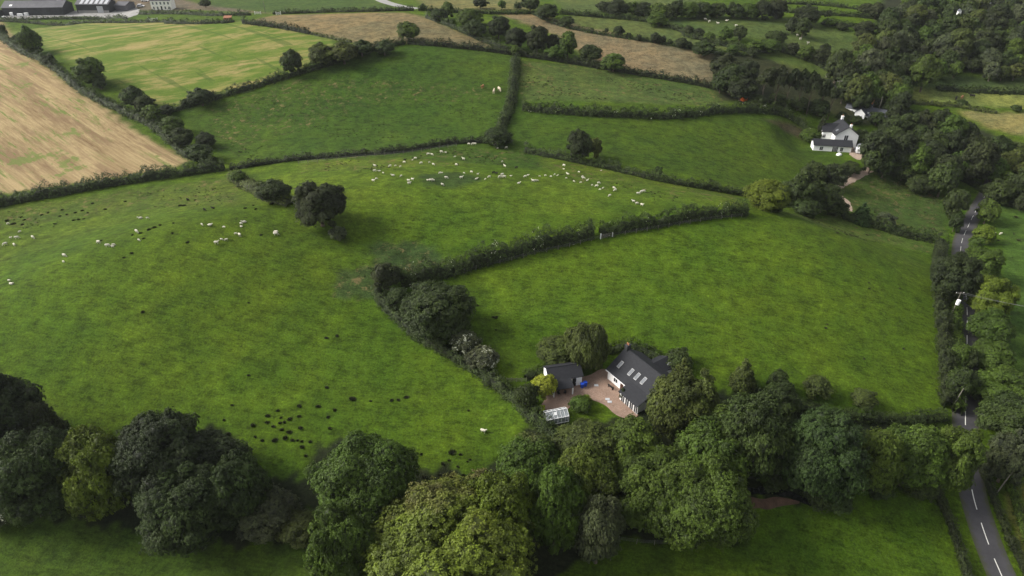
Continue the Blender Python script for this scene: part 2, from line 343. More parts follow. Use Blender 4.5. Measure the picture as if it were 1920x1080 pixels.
for poly,c,k in FIELDS:
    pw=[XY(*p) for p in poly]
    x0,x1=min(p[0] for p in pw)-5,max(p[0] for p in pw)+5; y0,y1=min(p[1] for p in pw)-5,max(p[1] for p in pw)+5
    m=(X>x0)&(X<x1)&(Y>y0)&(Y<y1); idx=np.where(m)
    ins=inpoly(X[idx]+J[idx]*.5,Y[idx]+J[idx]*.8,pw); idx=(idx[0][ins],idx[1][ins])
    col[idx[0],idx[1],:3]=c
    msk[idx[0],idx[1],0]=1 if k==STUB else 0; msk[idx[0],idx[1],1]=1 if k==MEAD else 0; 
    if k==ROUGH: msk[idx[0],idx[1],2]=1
# soften the borders a little
for arr in (col,msk):
    for _ in range(2):
        arr[1:-1,1:-1]=(arr[1:-1,1:-1]*2+arr[:-2,1:-1]+arr[2:,1:-1]+arr[1:-1,:-2]+arr[1:-1,2:])/6
ii=np.arange(nx*ny).reshape(ny,nx)
q=np.stack([ii[:-1,:-1],ii[:-1,1:],ii[1:,1:],ii[1:,:-1]],-1).reshape(-1,4)
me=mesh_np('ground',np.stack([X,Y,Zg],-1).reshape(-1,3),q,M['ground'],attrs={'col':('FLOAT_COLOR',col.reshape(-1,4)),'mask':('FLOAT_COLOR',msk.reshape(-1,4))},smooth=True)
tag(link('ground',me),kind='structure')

def resample(pts,step):
    pts=[np.array(p[:2],float) for p in pts]; out=[]
    # Catmull-Rom through the points
    P0=[2*pts[0]-pts[1]]+pts+[2*pts[-1]-pts[-2]]
    for i in range(1,len(P0)-2):
        a,b,c,d=P0[i-1:i+3]; n=max(2,int(np.linalg.norm(c-b)/.4))
        for k in range(n):
            t=k/n; out.append(.5*((2*b)+(c-a)*t+(2*a-5*b+4*c-d)*t*t+(3*b-a-3*c+d)*t**3))
    out.append(pts[-1]); out=np.array(out); d=np.concatenate([[0],np.cumsum(np.linalg.norm(np.diff(out,axis=0),axis=1))])
    s=np.arange(0,d[-1],step); return np.stack([np.interp(s,d,out[:,0]),np.interp(s,d,out[:,1])],-1)
def normals2(c):
    t=np.gradient(c,axis=0); t/=np.linalg.norm(t,axis=1)[:,None]+1e-9; return np.stack([-t[:,1],t[:,0]],-1)
def strip(name,c,w,mat,lift=.07,nc=7,kind='structure',edge=0.0):
    n=normals2(c); k=np.linspace(-1,1,nc); wv=np.asarray(w)*np.ones(len(c)); jit=1+edge*np.sin(np.arange(len(c))*1.7)*np.sin(np.arange(len(c))*.37)
    xy=c[:,None,:]+n[:,None,:]*(k[None,:,None]*(wv*jit)[:,None,None]/2)
    zz=T(xy[...,0],xy[...,1])+lift; v=np.concatenate([xy,zz[...,None]],-1).reshape(-1,3); a=np.arange(len(c)*nc).reshape(-1,nc)
    q=np.stack([a[:-1,:-1],a[:-1,1:],a[1:,1:],a[1:,:-1]],-1).reshape(-1,4)
    me=mesh_np(name,v,q[:,::-1],mat,attrs={'across':('FLOAT',np.broadcast_to(np.abs(k),(len(c),nc)).ravel())},smooth=True)
    return tag(link(name,me),kind=kind)
def patch(name,poly,mat,lift=.05,step=.5):
    pw=[XY(*p) for p in poly]; pw=resample(pw+[pw[0]],step); bm=bmesh.new(); vs=[bm.verts.new((x,y,0)) for x,y in pw]; bm.faces.new(vs)
    bmesh.ops.triangulate(bm,faces=bm.faces[:])
    for _ in range(3): bmesh.ops.subdivide_edges(bm,edges=[e for e in bm.edges if e.calc_length()>1.2],cuts=1); bmesh.ops.triangulate(bm,faces=bm.faces[:])
    for v in bm.verts: v.co.z=float(T(v.co.x,v.co.y))+lift
    bmesh.ops.recalc_face_normals(bm,faces=bm.faces); me=bpy.data.meshes.new(name); bm.to_mesh(me); bm.free(); me.materials.append(mat); 
    return tag(link(name,me),kind='structure')
ROADPX=[(1915,1160),(1878,1080),(1858,1033),(1837,973),(1823,923),(1814,860),(1810,800),(1811,740),(1813,680),(1813,630),(1813,580),(1805,520),(1802,460),(1815,425),(1830,395),(1847,367),(1862,335),(1868,300),(1850,270),(1815,250),(1770,238),(1720,232),(1668,222),(1625,200),(1590,182),(1560,160)]
rc=resample([XY(*p) for p in ROADPX],1.0); strip('road',rc,np.interp(np.arange(len(rc)),[0,90,220],[5.3,4.9,4.2]),M['asphalt'],.06)
rf=resample([XY(*p) for p in ROADPX],.25); rn=normals2(rf); v=[];f=[]
per=26; 
for s in range(0,int(len(rf)*.72),per):
    e=min(s+17,len(rf)-1)
    for a in range(s,e):
        for sg in (-1,1): v.append((*(rf[a]+rn[a]*sg*(.075 if a<400 else .05)),float(T(*rf[a]))+.075))
    n0=len(v)-2*(e-s); f+=[(n0+2*i,n0+2*i+1,n0+2*i+3,n0+2*i+2) for i in range(e-s-1)]
me=mesh_np('road_markings',v,np.array(f)[:,::-1],M['paint']); tag(link('road_markings',me),kind='structure')
patch('gravel_drive',[(985,722),(1040,712),(1100,705),(1128,692),(1150,700),(1175,740),(1197,777),(1172,784),(1152,776),(1134,760),(1108,750),(1082,749),(1064,768),(1030,790),(1010,770),(1020,745)],M['gravel'])
patch('gravel_drive',[(1592,290),(1600,270),(1628,272),(1630,292),(1610,300)],M['track'])
patch('farm_yard',[(-30,40),(0,29),(20,24),(60,22),(145,20),(215,12),(238,5),(262,18),(236,34),(180,32),(100,33),(20,38)],M['concrete'],.08)
strip('farm_lane',resample([XY(*p) for p in [(690,-14),(720,3),(752,12),(785,17)]],1),6.0,M['concrete'],.08)
strip('stone_track',resample([XY(*p) for p in [(1632,316),(1606,330),(1578,345),(1566,360),(1585,378),(1590,395)]],.8),3.0,M['track'],.06,edge=.15)
strip('stream',resample([XY(*p) for p in [(470,1000),(520,1000),(560,1010),(590,1025),(610,1050)]],.6),2.2,M['water'],.06,edge=.3)
strip('stream',resample([XY(*p) for p in [(1400,922),(1440,921),(1480,928),(1510,940),(1540,950)]],.6),1.2,M['water'],.10,edge=.3)
patch('bare_earth_bank',[(1400,930),(1430,936),(1455,932),(1490,938),(1500,944),(1462,950),(1440,956),(1420,953),(1400,962),(1385,948)],M['soil'],.06)

# ------------------------------------------------------------------ vegetation generators
def unit(a): return a/(np.linalg.norm(a,axis=-1,keepdims=True)+1e-9)
def rdir(r,n): return unit(r.normal(size=(n,3)))
def quads_from(c,nrm,size,r,asp=1.0,axis=None):
    n=len(c); nn=unit(nrm+r.normal(size=(n,3))*.38)
    if axis is None: t=unit(np.cross(nn,r.normal(size=(n,3))))
    else: t=unit(axis-nn*(axis*nn).sum(-1,keepdims=True)+r.normal(size=(n,3))*.15)
    b=np.cross(nn,t); s=(size*(.6+.8*r.random(n)))[:,None]
    v=np.stack([c-t*s*asp,c-b*s*.62,c+t*s*asp,c+b*s*.62],1).reshape(-1,3)
    return v,np.arange(n*4).reshape(-1,4)
def ico(c,r,sub=2):
    bm=bmesh.new(); bmesh.ops.create_icosphere(bm,subdivisions=sub,radius=1); v=np.array([x.co[:] for x in bm.verts]); f=np.array([[y.index for y in x.verts] for x in bm.faces]); bm.free(); return v*r+c,f
ICO=ico(np.zeros(3),1.0,2)
def crown_mesh(name,seed,nl,nc,k,ls,style='broad',mat='leaf'):
    r=np.random.default_rng(seed)
    if style in('broad','spray','weep','bush'):
        i=np.arange(nl)+.5; ph=np.arccos(1-1.75*i/nl); th=i*2.39996+r.random()*6
        d=np.stack([np.sin(ph)*np.cos(th),np.sin(ph)*np.sin(th),np.cos(ph)],-1); d=unit(d+r.normal(size=d.shape)*.16)
        rad=r.uniform(.17,.38,nl)*min(1.3,(46/nl)**.33); c=d*((1-rad)*r.uniform(.78,1.14,nl))[:,None]; c[:,:2]*=1+.12*np.sin(3*th+seed)[:,None]
        c=np.vstack([c,np.zeros((1,3))]); rad=np.append(rad,.66)
        if style=='weep': c[:,:2]*=.9
    elif style=='conifer':
        nt_=9; c=[];rad=[]
        for j in range(nt_):
            h=-.95+1.9*j/(nt_-1); R=.85*(1-(h+1)/2)**.8+.04; m=max(1,int(8*R))
            for q_ in range(m):
                a=2*math.pi*(q_+r.random()*.5)/m+j; c.append((R*.62*math.cos(a),R*.62*math.sin(a),h+r.normal()*.03)); rad.append(.10+R*.33)
        c=np.array(c); rad=np.array(rad)
    elif style=='pine':
        c=[];rad=[]
        for j in range(nl):
            a=r.random()*6.28; R=r.random()**.5*.75; c.append((R*math.cos(a),R*math.sin(a),r.uniform(.05,.85)-R*.35)); rad.append(r.uniform(.22,.36))
        c=np.array(c); rad=np.array(rad)
    sq=np.array([1,1,.8 if style in('broad','bush') else .7 if style=='pine' else .9])
    w_=rad**2; w_/=w_.sum(); lo=r.choice(len(rad),nc*2,p=w_); d=rdir(r,nc*2); d[:,2]=np.where(d[:,2]<-.3,-d[:,2],d[:,2]); p=c[lo]+d*sq*(rad[lo]*(1+r.normal(size=nc*2)*.10+(r.random(nc*2)<.07)*.22))[:,None]
    D=np.linalg.norm((p[:,None,:]-c[None])/sq,axis=-1)/rad[None]; D[np.arange(len(p)),lo]=9
    ok=(D.min(1)>.86); p,d,lo=p[ok][:nc],d[ok][:nc],lo[ok][:nc]; n=len(p)
    cs=ls*math.sqrt(k)*.55
    L=r.normal(size=(n,k,3))*cs*.55; N=unit(d*.8+unit(p)*.5+np.array([0,0,.35]))
    al=(L*N[:,None,:]).sum(-1,keepdims=True); L=L-N[:,None,:]*al*.55; lat=np.linalg.norm(L,axis=-1,keepdims=True); L=L-N[:,None,:]*lat**2/cs*.45
    if style in('weep',): L[...,2]*=2.2; L[...,2]-=cs*.8
    pos=(p[:,None,:]+L).reshape(-1,3); NN=np.repeat(N,k,0)+r.normal(size=(n*k,3))*.25
    axis=None; asp=1.0
    if style=='weep': axis=np.tile([0,0,-1.0],(n*k,1)); asp=2.0
    if style in('spray','conifer'): axis=unit(np.repeat(unit(p*[1,1,.2]),k,0)*1.0+np.array([0,0,-.35])); asp=1.45
    v,qd=quads_from(pos,NN,ls,r,asp,axis)
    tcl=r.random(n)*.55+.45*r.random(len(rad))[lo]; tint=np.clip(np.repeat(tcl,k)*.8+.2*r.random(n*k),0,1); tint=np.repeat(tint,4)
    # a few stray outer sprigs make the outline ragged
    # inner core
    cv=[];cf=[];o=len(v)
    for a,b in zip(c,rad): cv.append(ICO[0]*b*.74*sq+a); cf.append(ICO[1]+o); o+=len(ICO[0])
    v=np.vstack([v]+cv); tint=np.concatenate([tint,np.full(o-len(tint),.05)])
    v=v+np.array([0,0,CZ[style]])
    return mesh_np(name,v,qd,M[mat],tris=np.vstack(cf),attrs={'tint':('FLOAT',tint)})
CZ={'broad':.98,'spray':1.0,'weep':.95,'bush':.78,'conifer':1.02,'pine':1.55}
def trunk_mesh(name,seed,style):
    r=random.Random(seed); m=MB(); top=CZ[style]; R=.055 if style!='pine' else .05
    m.tube((0,0,-.15),(0,0,.12),R*1.9,R*1.15,9); m.tube((0,0,.12),(.02,.01,top*.75),R*1.15,R*.85,9); m.tube((.02,.01,top*.75),(.0,0,top+.5),R*.85,R*.25,8)
    if style!='conifer':
        for i in range(9):
            a=i*2.4+r.random(); z=top*(.55+.06*i); l=r.uniform(.35,.6); mid=(l*.5*math.cos(a),l*.5*math.sin(a),z+.2)
            m.tube((0.01,0,z),mid,R*.5,R*.32,6); m.tube(mid,(l*math.cos(a+.2),l*math.sin(a+.2),z+.42),R*.32,R*.12,6)
    return m.mesh(name,M['bark'],True)
PROTO={}
SPEC={'XL':(90,5200,20,.0145),'L':(60,2800,16,.0215),'M':(34,900,11,.040),'S':(22,330,9,.070),'T':(14,150,6,.11)}
def proto(style,size,var,mat='leaf'):
    key=(style,size,var,mat)
    if key not in PROTO:
        nl,nc,k,ls=SPEC[size]
        if style=='bush': nl=int(nl*.7)
        if style=='pine': nl=max(8,int(nl*.5))
        if style in('conifer','spray'): ls*=.78; nc=int(nc*1.3)
        PROTO[key]=(crown_mesh('crown',hash((len(style),ord(style[0]),ord(size[0]),var))%9999,nl,nc,k,ls,style,mat),trunk_mesh('trunk',var,style))
    return PROTO[key]
COLS={'G':(.072,.120,.020),'GY':(.114,.160,.020),'Y':(.118,.170,.022),'YY':(.27,.32,.035),'D':(.034,.048,.018),'DG':(.045,.070,.020),'B':(.047,.088,.029),'O':(.080,.104,.028),'GR':(.078,.096,.056),'C':(.088,.130,.022)}
def fit(box,style):
    x0,y0,x1,y1=box; cx,cy=(x0+x1)/2,(y0+y1)/2; h=3.0; b=3;r_=3
    for _ in range(6):
        g=P(cx,cy,lift=h); x,y=g[0],g[1]; z=g[2]+h; Z=y*Cc+(HC-z)*S; al=TH+math.atan((cy-540)/F)
        r_=(x1-x0)*Z/F/2; e=(y1-y0)*Z/F/2; q=(e*e-(r_*math.sin(al))**2); b=math.sqrt(max(q,0))/math.cos(al); b=min(max(b,.7*r_),2.4*r_); h=CZ[style]*b*(1.0)
    return x,y,g[2],r_,b,Z
TREES=[]
def tree(box,style='broad',colr='G',label=None,cat='tree',group=None,name=None,mat='leaf',var=None,size=None,jit=.12,hs=1.0):
    x,y,z,r_,b,Z=fit(box,style); wpx=(box[2]-box[0])*.533
    if size is None: size='XL' if wpx>75 else 'L' if wpx>38 else 'M' if wpx>20 else 'S' if wpx>10 else 'T'
    if var is None: var=random.randrange(3 if size in('XL','L') else 3)
    cm,tm=proto(style,size,var,mat)
    nm=name or {'broad':'broadleaf_tree','spray':'broadleaf_tree','weep':'weeping_tree','bush':'bush','conifer':'conifer_tree','pine':'pine_tree'}[style]
    e=empty(nm,(x,y,z-.1),random.random()*6.28,(r_*1.0,r_*1.0,b*hs))
    c=COLS[colr]; j=1+random.uniform(-jit,jit); j2=1+random.uniform(-jit,jit)*.6
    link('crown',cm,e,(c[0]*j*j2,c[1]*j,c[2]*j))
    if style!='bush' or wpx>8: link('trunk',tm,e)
    tag(e,label or 'green tree',cat,group); TREES.append(e); return e
def hedge(pts,h=2.5,w=2.2,colr='DG',label='',mat='leaf',wob=.42,name='hedge',group=None,gaps=(),cat='hedge'):
    w*=.85; h*=.92
    c=resample([XY(*p) for p in pts],.5); L=len(c)*.5; n2=normals2(c); r=np.random.default_rng(int(abs(c[0,0]*7+c[0,1]*3)))
    Zm=float(np.median(c[:,1]*Cc+(HC)*S)); ls=max(.14,Zm/683*.72)
    area=L*(2*h+w); nclump=int(min(17000,area/(ls*ls*6.5))); k=8
    s=r.random(nclump)*(len(c)-1); i0=s.astype(int); fr=(s-i0)[:,None]; C=c[i0]*(1-fr)+c[np.minimum(i0+1,len(c)-1)]*fr; N2=n2[i0]
    def hv(si): return 1+wob*(np.sin(si*.21+L)*.5+np.sin(si*.53+1)*.35+np.sin(si*1.13)*.3)
    ph=r.uniform(-1.75,1.75,nclump); hm=h*hv(s); wm=w*(.75+.25*hv(s*1.3+5))
    ca,sa=np.cos(ph),np.sin(ph); su=np.sign(sa)*np.abs(sa)**.7; cu=np.maximum(ca,0)**.6
    lump=np.sin(s*.45+ph*2.1+L)*np.sin(s*.27-ph*1.3)+.6*np.sin(s*.9+ph*3.7)*np.sin(s*.71-ph*2.9+1); bump_=1+.17*lump+r.normal(size=nclump)*.09
    off=su*wm/2*bump_; zz=np.where(np.abs(ph)>1.5,r.random(nclump)*.3*hm,cu*hm*bump_)
    xy=C+N2*off[:,None]; base=T(xy[:,0],xy[:,1]); p=np.concatenate([xy,(base+zz)[:,None]],1)
    N=unit(np.concatenate([N2*su[:,None],(cu+.15)[:,None]],1)); cs=ls*1.5
    L3=r.normal(size=(nclump,k,3))*cs*.6; pos=(p[:,None,:]+L3).reshape(-1,3)
    v,q=quads_from(pos,np.repeat(N,k,0),ls*.8,r)
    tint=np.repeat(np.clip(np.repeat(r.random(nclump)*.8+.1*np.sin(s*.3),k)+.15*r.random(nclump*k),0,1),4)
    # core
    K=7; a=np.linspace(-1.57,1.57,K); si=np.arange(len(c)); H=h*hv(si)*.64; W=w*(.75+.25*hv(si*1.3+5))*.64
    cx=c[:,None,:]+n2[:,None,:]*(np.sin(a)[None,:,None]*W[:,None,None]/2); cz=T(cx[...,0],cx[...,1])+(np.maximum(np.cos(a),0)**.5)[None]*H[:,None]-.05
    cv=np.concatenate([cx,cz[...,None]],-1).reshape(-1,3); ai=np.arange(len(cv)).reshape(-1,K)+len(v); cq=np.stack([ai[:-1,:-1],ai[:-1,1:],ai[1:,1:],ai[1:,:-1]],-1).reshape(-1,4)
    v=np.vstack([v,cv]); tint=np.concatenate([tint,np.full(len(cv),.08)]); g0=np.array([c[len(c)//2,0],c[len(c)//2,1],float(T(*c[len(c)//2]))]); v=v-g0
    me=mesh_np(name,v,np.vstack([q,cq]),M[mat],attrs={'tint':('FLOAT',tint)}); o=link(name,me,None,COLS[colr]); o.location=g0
    return tag(o,label,cat,group)

# ------------------------------------------------------------------ hedges
hedge([(-140,415),(0,386),(100,368),(200,350),(320,332),(425,318)],3.6,3.4,'DG','thick dark hedge between the straw stubble field and the big sheep pasture on the left')
hedge([(-40,40),(30,90),(75,112),(110,135),(150,168),(185,188),(240,215),(290,240),(330,275),(360,297),(405,308)],2.6,3.4,'DG','scrubby diagonal hedge running down beside the straw stubble field')
hedge([(312,212),(380,192),(430,178),(530,148),(600,127),(690,97),(760,82)],2.6,3,'DG','tall hedge with bushes climbing to the highest corner of the top field')
hedge([(765,82),(860,90),(950,101),(1070,119),(1200,141),(1290,156),(1368,174)],2.6,2.4,'D','long dark hedge dropping from the top corner towards the pine grove')
hedge([(968,112),(964,150),(958,195),(948,225),(938,250),(945,272)],2.6,4.0,'DG','wide overgrown hedge running straight down between the two upper pastures')
hedge([(432,318),(540,302),(640,294),(740,286),(800,277),(860,268),(930,268)],1.8,2.2,'D','low thin hedge above the ridge where the flock grazes')
hedge([(980,206),(1050,212),(1130,217),(1240,221),(1310,216),(1360,211),(1440,212),(1500,232),(1516,262)],3.0,3.2,'DG','clipped level hedge between the two pastures right of the upright hedge',mat='leaf_fleck')
hedge([(985,285),(1010,290),(1060,300),(1160,321),(1240,340),(1330,356),(1400,368)],2.4,2.6,'DG','dark hedge past the lone ivy covered tree on the far side of the flock')
hedge([(752,535),(790,527),(830,518),(870,506),(940,486),(1000,469),(1060,455),(1113,444)],4.4,3.4,'DG','tall bushy hedge with pale flowers ending at the big round dark tree',mat='leaf_fleck',wob=.35)
hedge([(1124,440),(1180,431),(1250,419),(1320,408),(1400,402)],3.4,3.0,'DG','hedge behind the post and wire fence on the crest of the right field',mat='leaf_fleck')
hedge([(708,545),(728,580),(760,610),(800,640),(850,668),(900,700),(940,730),(975,757),(1000,785),(1030,810),(1050,838)],2.2,3.4,'DG','hedge dropping past the hawthorns to the wood by the garage')
hedge([(1578,408),(1620,420),(1680,438),(1760,455)],3.0,4.0,'DG','scrubby hedge below the stone track and above the right field')
hedge([(1764,462),(1758,520),(1764,600),(1772,700),(1776,770)],3.6,3.4,'D','tall dark hedge closing the right field along the road')
hedge([(1790,520),(1790,580),(1793,640),(1793,700),(1795,780)],2.4,2.4,'G','green clipped roadside hedge beside the pole with the transformer')
hedge([(1752,925),(1772,965),(1790,1010),(1806,1060),(1820,1120)],1.8,1.6,'D','dark narrow hedge between the bottom right field and the road verge')
hedge([(1836,860),(1848,900),(1870,960),(1900,1030),(1930,1090)],1.6,1.4,'D','low dark hedge on the far edge of the road at the bottom right')
hedge([(1893,900),(1908,960),(1935,1030),(1960,1080)],1.6,2.2,'G','green hedge edging the pale field at the bottom right corner')
hedge([(-60,36),(0,37),(110,36),(200,36),(238,36)],1.3,2.2,'DG','long clipped hedge in front of the farm yard')
hedge([(-60,44),(60,44),(200,43),(330,41)],1.4,1.6,'DG','low hedge along the top of the striped meadow')
hedge([(262,27),(350,27),(400,30),(470,29)],1.8,2.0,'DG','hedge in front of the white farmhouse')
hedge([(310,44),(360,45),(420,43),(440,41)],1.6,2.4,'DG','short double hedge left of the field gate')
hedge([(456,44),(500,49),(540,55),(582,64)],2.2,2.6,'D','thick dark hedge curving round the corner of the tan field')
hedge([(582,64),(620,72),(660,80)],1.0,1.6,'O','thin low hedge between striped meadow and tan field')
hedge([(512,27),(600,24),(690,22),(776,20)],1.8,2.2,'DG','straight dark hedge below the far green field and the pale lane')
hedge([(785,20),(860,24),(920,26),(1000,26)],1.8,2.4,'DG','hedge right of the pale lane at the top')
hedge([(800,34),(850,52),(900,75),(950,93)],2.2,3.0,'DG','hedge under the row of dark trees crossing the tan fields')
hedge([(1000,27),(1040,45),(1090,58),(1160,70),(1240,82),(1340,100),(1400,104)],1.5,2.2,'DG','thin hedge dotted with small trees above the right hand tan field')
hedge([(1050,26),(1120,32),(1180,37),(1240,46),(1300,70)],2,3,'DG','far hedge under the trees along the top')
hedge([(1280,66),(1330,78),(1400,96),(1440,98)],2.4,4,'DG','bushy hedge between the far small pastures')
hedge([(1465,96),(1520,115),(1568,140)],2.4,4,'DG','hedge dropping into the right hand wood')
hedge([(1470,22),(1560,28),(1620,33),(1700,42)],2,3,'DG','far hedge right of the top trees')
hedge([(1440,6),(1540,10),(1610,18)],1.6,2.4,'DG','farthest thin hedge at the top edge')
hedge([(1540,46),(1600,50),(1680,58)],2,3,'DG','far hedge below the two round trees')
hedge([(1755,168),(1800,171),(1850,174),(1912,176),(1990,182)],2.2,3.0,'DG','hedge between the dark rough strip and the pale field on the far right')
hedge([(1700,193),(1790,199),(1830,206),(1870,212)],1.2,3,'O','brown scrub strip between the two pale far right fields')
hedge([(1790,330),(1830,350),(1870,372),(1905,390)],2,4,'DG','scrubby hedge right of the road below the far wood')
hedge([(440,335),(470,352),(510,372),(545,385)],2.0,5,'O','brownish scrub between the left pasture and the lone dark tree')
hedge([(1290,760),(1370,775),(1440,752),(1500,770),(1600,785),(1700,790),(1775,785)],2.0,2.4,'DG','dark hedge under the wood along the bottom of the right field')
hedge([(985,712),(1030,690),(1080,680),(1140,660),(1190,655),(1260,690),(1290,720)],1.8,2.4,'DG','garden hedge behind the garage and bungalow')

# ------------------------------------------------------------------ trees by name
T_=tree
# bottom left wood
T_((-110,700,70,900),'broad','D','large dark tree at the left edge with its top above the other trees')
T_((30,745,120,880),'broad','D','dark tree right of the left edge tree, overlapping it',hs=.9)
T_((-20,800,150,985),'broad','DG','dark dense tree standing over the fence at the bottom left')
T_((118,795,262,985),'bush','GY','bright lumpy green tree beside the bottom left fence',size='L')
T_((215,772,400,960),'broad','D','biggest very dark domed tree of the bottom left wood')
T_((340,810,470,930),'spray','D','smooth dark tree right of the dark domed one')
T_((255,860,445,1040),'spray','DG','drooping dark beech leaning over the bottom left field')
T_((390,850,500,985),'spray','DG','dark drooping tree at the right end of the bottom left wood')
T_((440,905,560,1010),'bush','GR','small grey green tree next to the dark stream')
T_((-50,900,60,985),'bush','GR','green elder with white flowers at the bottom left edge',mat='leaf_blossom')
T_((520,960,600,1020),'bush','O','thin scrubby bush over the stream bend')
# bottom centre
T_((590,810,782,1010),'broad','G','broad green tree left of the copper topped giant')
T_((575,950,710,1130),'broad','G','lower green tree at the bottom edge left of the copper topped giant')
T_((672,905,1010,1200),'broad','Y','huge yellow green tree with a copper brown top at the bottom edge',mat='leaf_copper').rotation_euler[2]=.3
T_((870,880,1005,1060),'broad','GY','fresh green tree right behind the copper topped giant')
T_((935,812,1055,935),'spray','G','copper topped tree on the edge of the small lower pasture',mat='leaf_copper').rotation_euler[2]=-.3
T_((985,868,1100,1040),'broad','G','green tree between the copper topped tree and the dark gap')
T_((1035,830,1165,980),'broad','C','mid green tree in the heart of the centre wood')
T_((1075,930,1170,1065),'spray','GR','drooping grey green tree over the bottom field fence')
T_((1035,796,1165,885),'spray','O','olive feathery tree right below the greenhouse')
T_((1130,780,1240,890),'spray','C','olive tree right below the gravel drive')
T_((1145,840,1300,1000),'broad','G','round green tree in the middle of the centre wood')
T_((1215,845,1408,1035),'broad','C','wide spreading green tree with pale edge above the bottom field')
T_((1260,785,1400,930),'spray','G','layered green tree behind the wide spreading one')
T_((1214,694,1330,822),'spray','O','feathery olive conifer hiding the near corner of the bungalow',hs=1.0)
T_((1255,690,1370,830),'conifer','O','tall feathery olive conifer right of the bungalow')
T_((1340,735,1480,905),'spray','DG','dark drooping tree right of the feathery conifers')
T_((1310,760,1420,880),'spray','C','layered green tree between conifers and dark drooping tree')
T_((1368,668,1424,728),'conifer','O','small pointed dark conifer standing at the lower edge of the right field')
T_((1425,715,1500,800),'spray','DG','dark tree above the bare earth bank')
T_((1466,768,1615,945),'broad','B','large round blue green tree above the bottom right field')
T_((1590,800,1690,930),'broad','C','olive green tree right of the large blue green one')
T_((1650,790,1770,925),'broad','G','green tree in the row ending at the road')
T_((1735,795,1835,930),'broad','C','last green tree of the row, overhanging the road')
T_((1500,900,1570,950),'bush','DG','low dark bush at the foot of the blue green tree')
T_((1505,700,1560,750),'bush','O','small twiggy bush behind the row of trees at the foot of the right field')
T_((1595,725,1645,768),'bush','O','round brownish twiggy bush low in the right field')
T_((1440,690,1480,740),'bush','DG','small dark bush beside the pointed conifer')
# house garden
T_((1055,600,1146,700),'weep','O','drooping willow behind the garage and gravel yard')
T_((1005,628,1082,690),'bush','O','low olive bushes left of the willow')
T_((996,698,1046,748),'broad','YY','bright yellow green garden tree in front of the garage')
T_((962,712,1012,775),'bush','DG','dark garden bush left of the yellow green tree')
T_((1066,742,1110,772),'bush','G','round shrub on the lawn by the greenhouse')
T_((1088,738,1110,760),'bush','GY','small green shrub at the lawn edge near the blue bins')
T_((1008,758,1024,778),'bush','YY','tiny yellow green shrub beside the greenhouse')
T_((1160,725,1180,752),'bush','D','dark potted shrub against the bungalow wall')
T_((1240,648,1300,700),'bush','DG','dark bushes behind the bungalow')
T_((1246,668,1310,745),'conifer','O','feathery conifer behind the far end of the bungalow roof')
# fields
T_((547,337,650,430),'broad','D','large round dark tree alone in the middle of the pastures')
T_((617,420,651,456),'bush','GR','small grey bush beside the large lone dark tree')
T_((696,488,753,548),'broad','D','dark reddish round tree at the corner of the mid hedge')
T_((722,535,775,590),'bush','DG','dark bush under the dark reddish round tree')
T_((750,521,890,640),'broad','DG','great round dark tree where the hedges meet')
T_((842,615,900,668),'bush','GR','hawthorn in white flower just below the great round dark tree',mat='leaf_blossom')
T_((873,645,937,700),'bush','GR','lower hawthorn thick with white flower',mat='leaf_blossom')
T_((1062,241,1113,305),'broad','D','upright ivy covered tree on the hedge above the flock',hs=1.0)
T_((1100,255,1130,300),'bush','O','thin bare tree beside the ivy covered one',mat='leaf')
T_((1226,311,1243,330),'bush','DG','tiny tree sticking out of the hedge right of the ivy covered tree')
T_((905,235,962,278),'bush','DG','bushes at the meeting of three hedges above the flock')
T_((1398,335,1482,402),'bush','GY','light green rounded tree at the right end of the mid hedge')
T_((1470,318,1535,395),'broad','DG','dark tree between the light green tree and the track')
T_((1510,340,1578,402),'broad','DG','dark tree just left of the stone track')
T_((1538,305,1592,352),'broad','D','dark tree above the stone track')
T_((1595,378,1640,420),'conifer','B','dark conifer shrub below the bend of the stone track')
T_((1640,395,1680,430),'bush','GR','grey bush in the scrub below the rough paddock')
T_((1700,325,1746,368),'bush','DG','dark bush alone in the rough paddock')
T_((1668,300,1720,340),'broad','DG','dark tree at the top of the rough paddock')
T_((1740,300,1800,372),'broad','DG','dark tree at the corner where road and paddock meet')
T_((1770,350,1815,420),'bush','DG','dark bush on the left bank of the road bend')
# along the road
T_((1748,472,1836,566),'broad','D','dark tree arching right over the road')
T_((1808,460,1880,528),'broad','G','green tree right of the dark arching tree')
T_((1817,514,1900,602),'broad','GY','large yellow green tree right of the road')
T_((1820,578,1897,652),'broad','G','green tree below the large yellow green roadside tree')
T_((1822,635,1898,702),'broad','G','third green tree down the right side of the road')
T_((1778,638,1822,692),'bush','G','round bush between road and right field hedge')
T_((1776,684,1826,752),'broad','DG','dark green tree between road and right field')
T_((1832,684,1940,775),'broad','G','broad green tree at the right edge above the dark one')
T_((1838,735,1960,845),'broad','DG','very dark tree at the right edge over the road')
T_((1856,806,1935,912),'broad','GR','grey green tree at the right edge with the leaning pole below')
T_((1822,835,1862,880),'bush','G','small roadside bush left of the grey green tree')
T_((1826,418,1866,462),'bush','GY','yellow green bush on the right bank of the road')
T_((1832,372,1876,422),'broad','C','green roadside tree higher up the right bank')
T_((1846,335,1900,385),'broad','DG','dark tree on the right bank at the road top')
T_((1900,360,1935,400),'bush','D','dark bush at the right edge of the frame')
T_((1880,705,1920,750),'bush','GR','grey bush under the right edge trees')
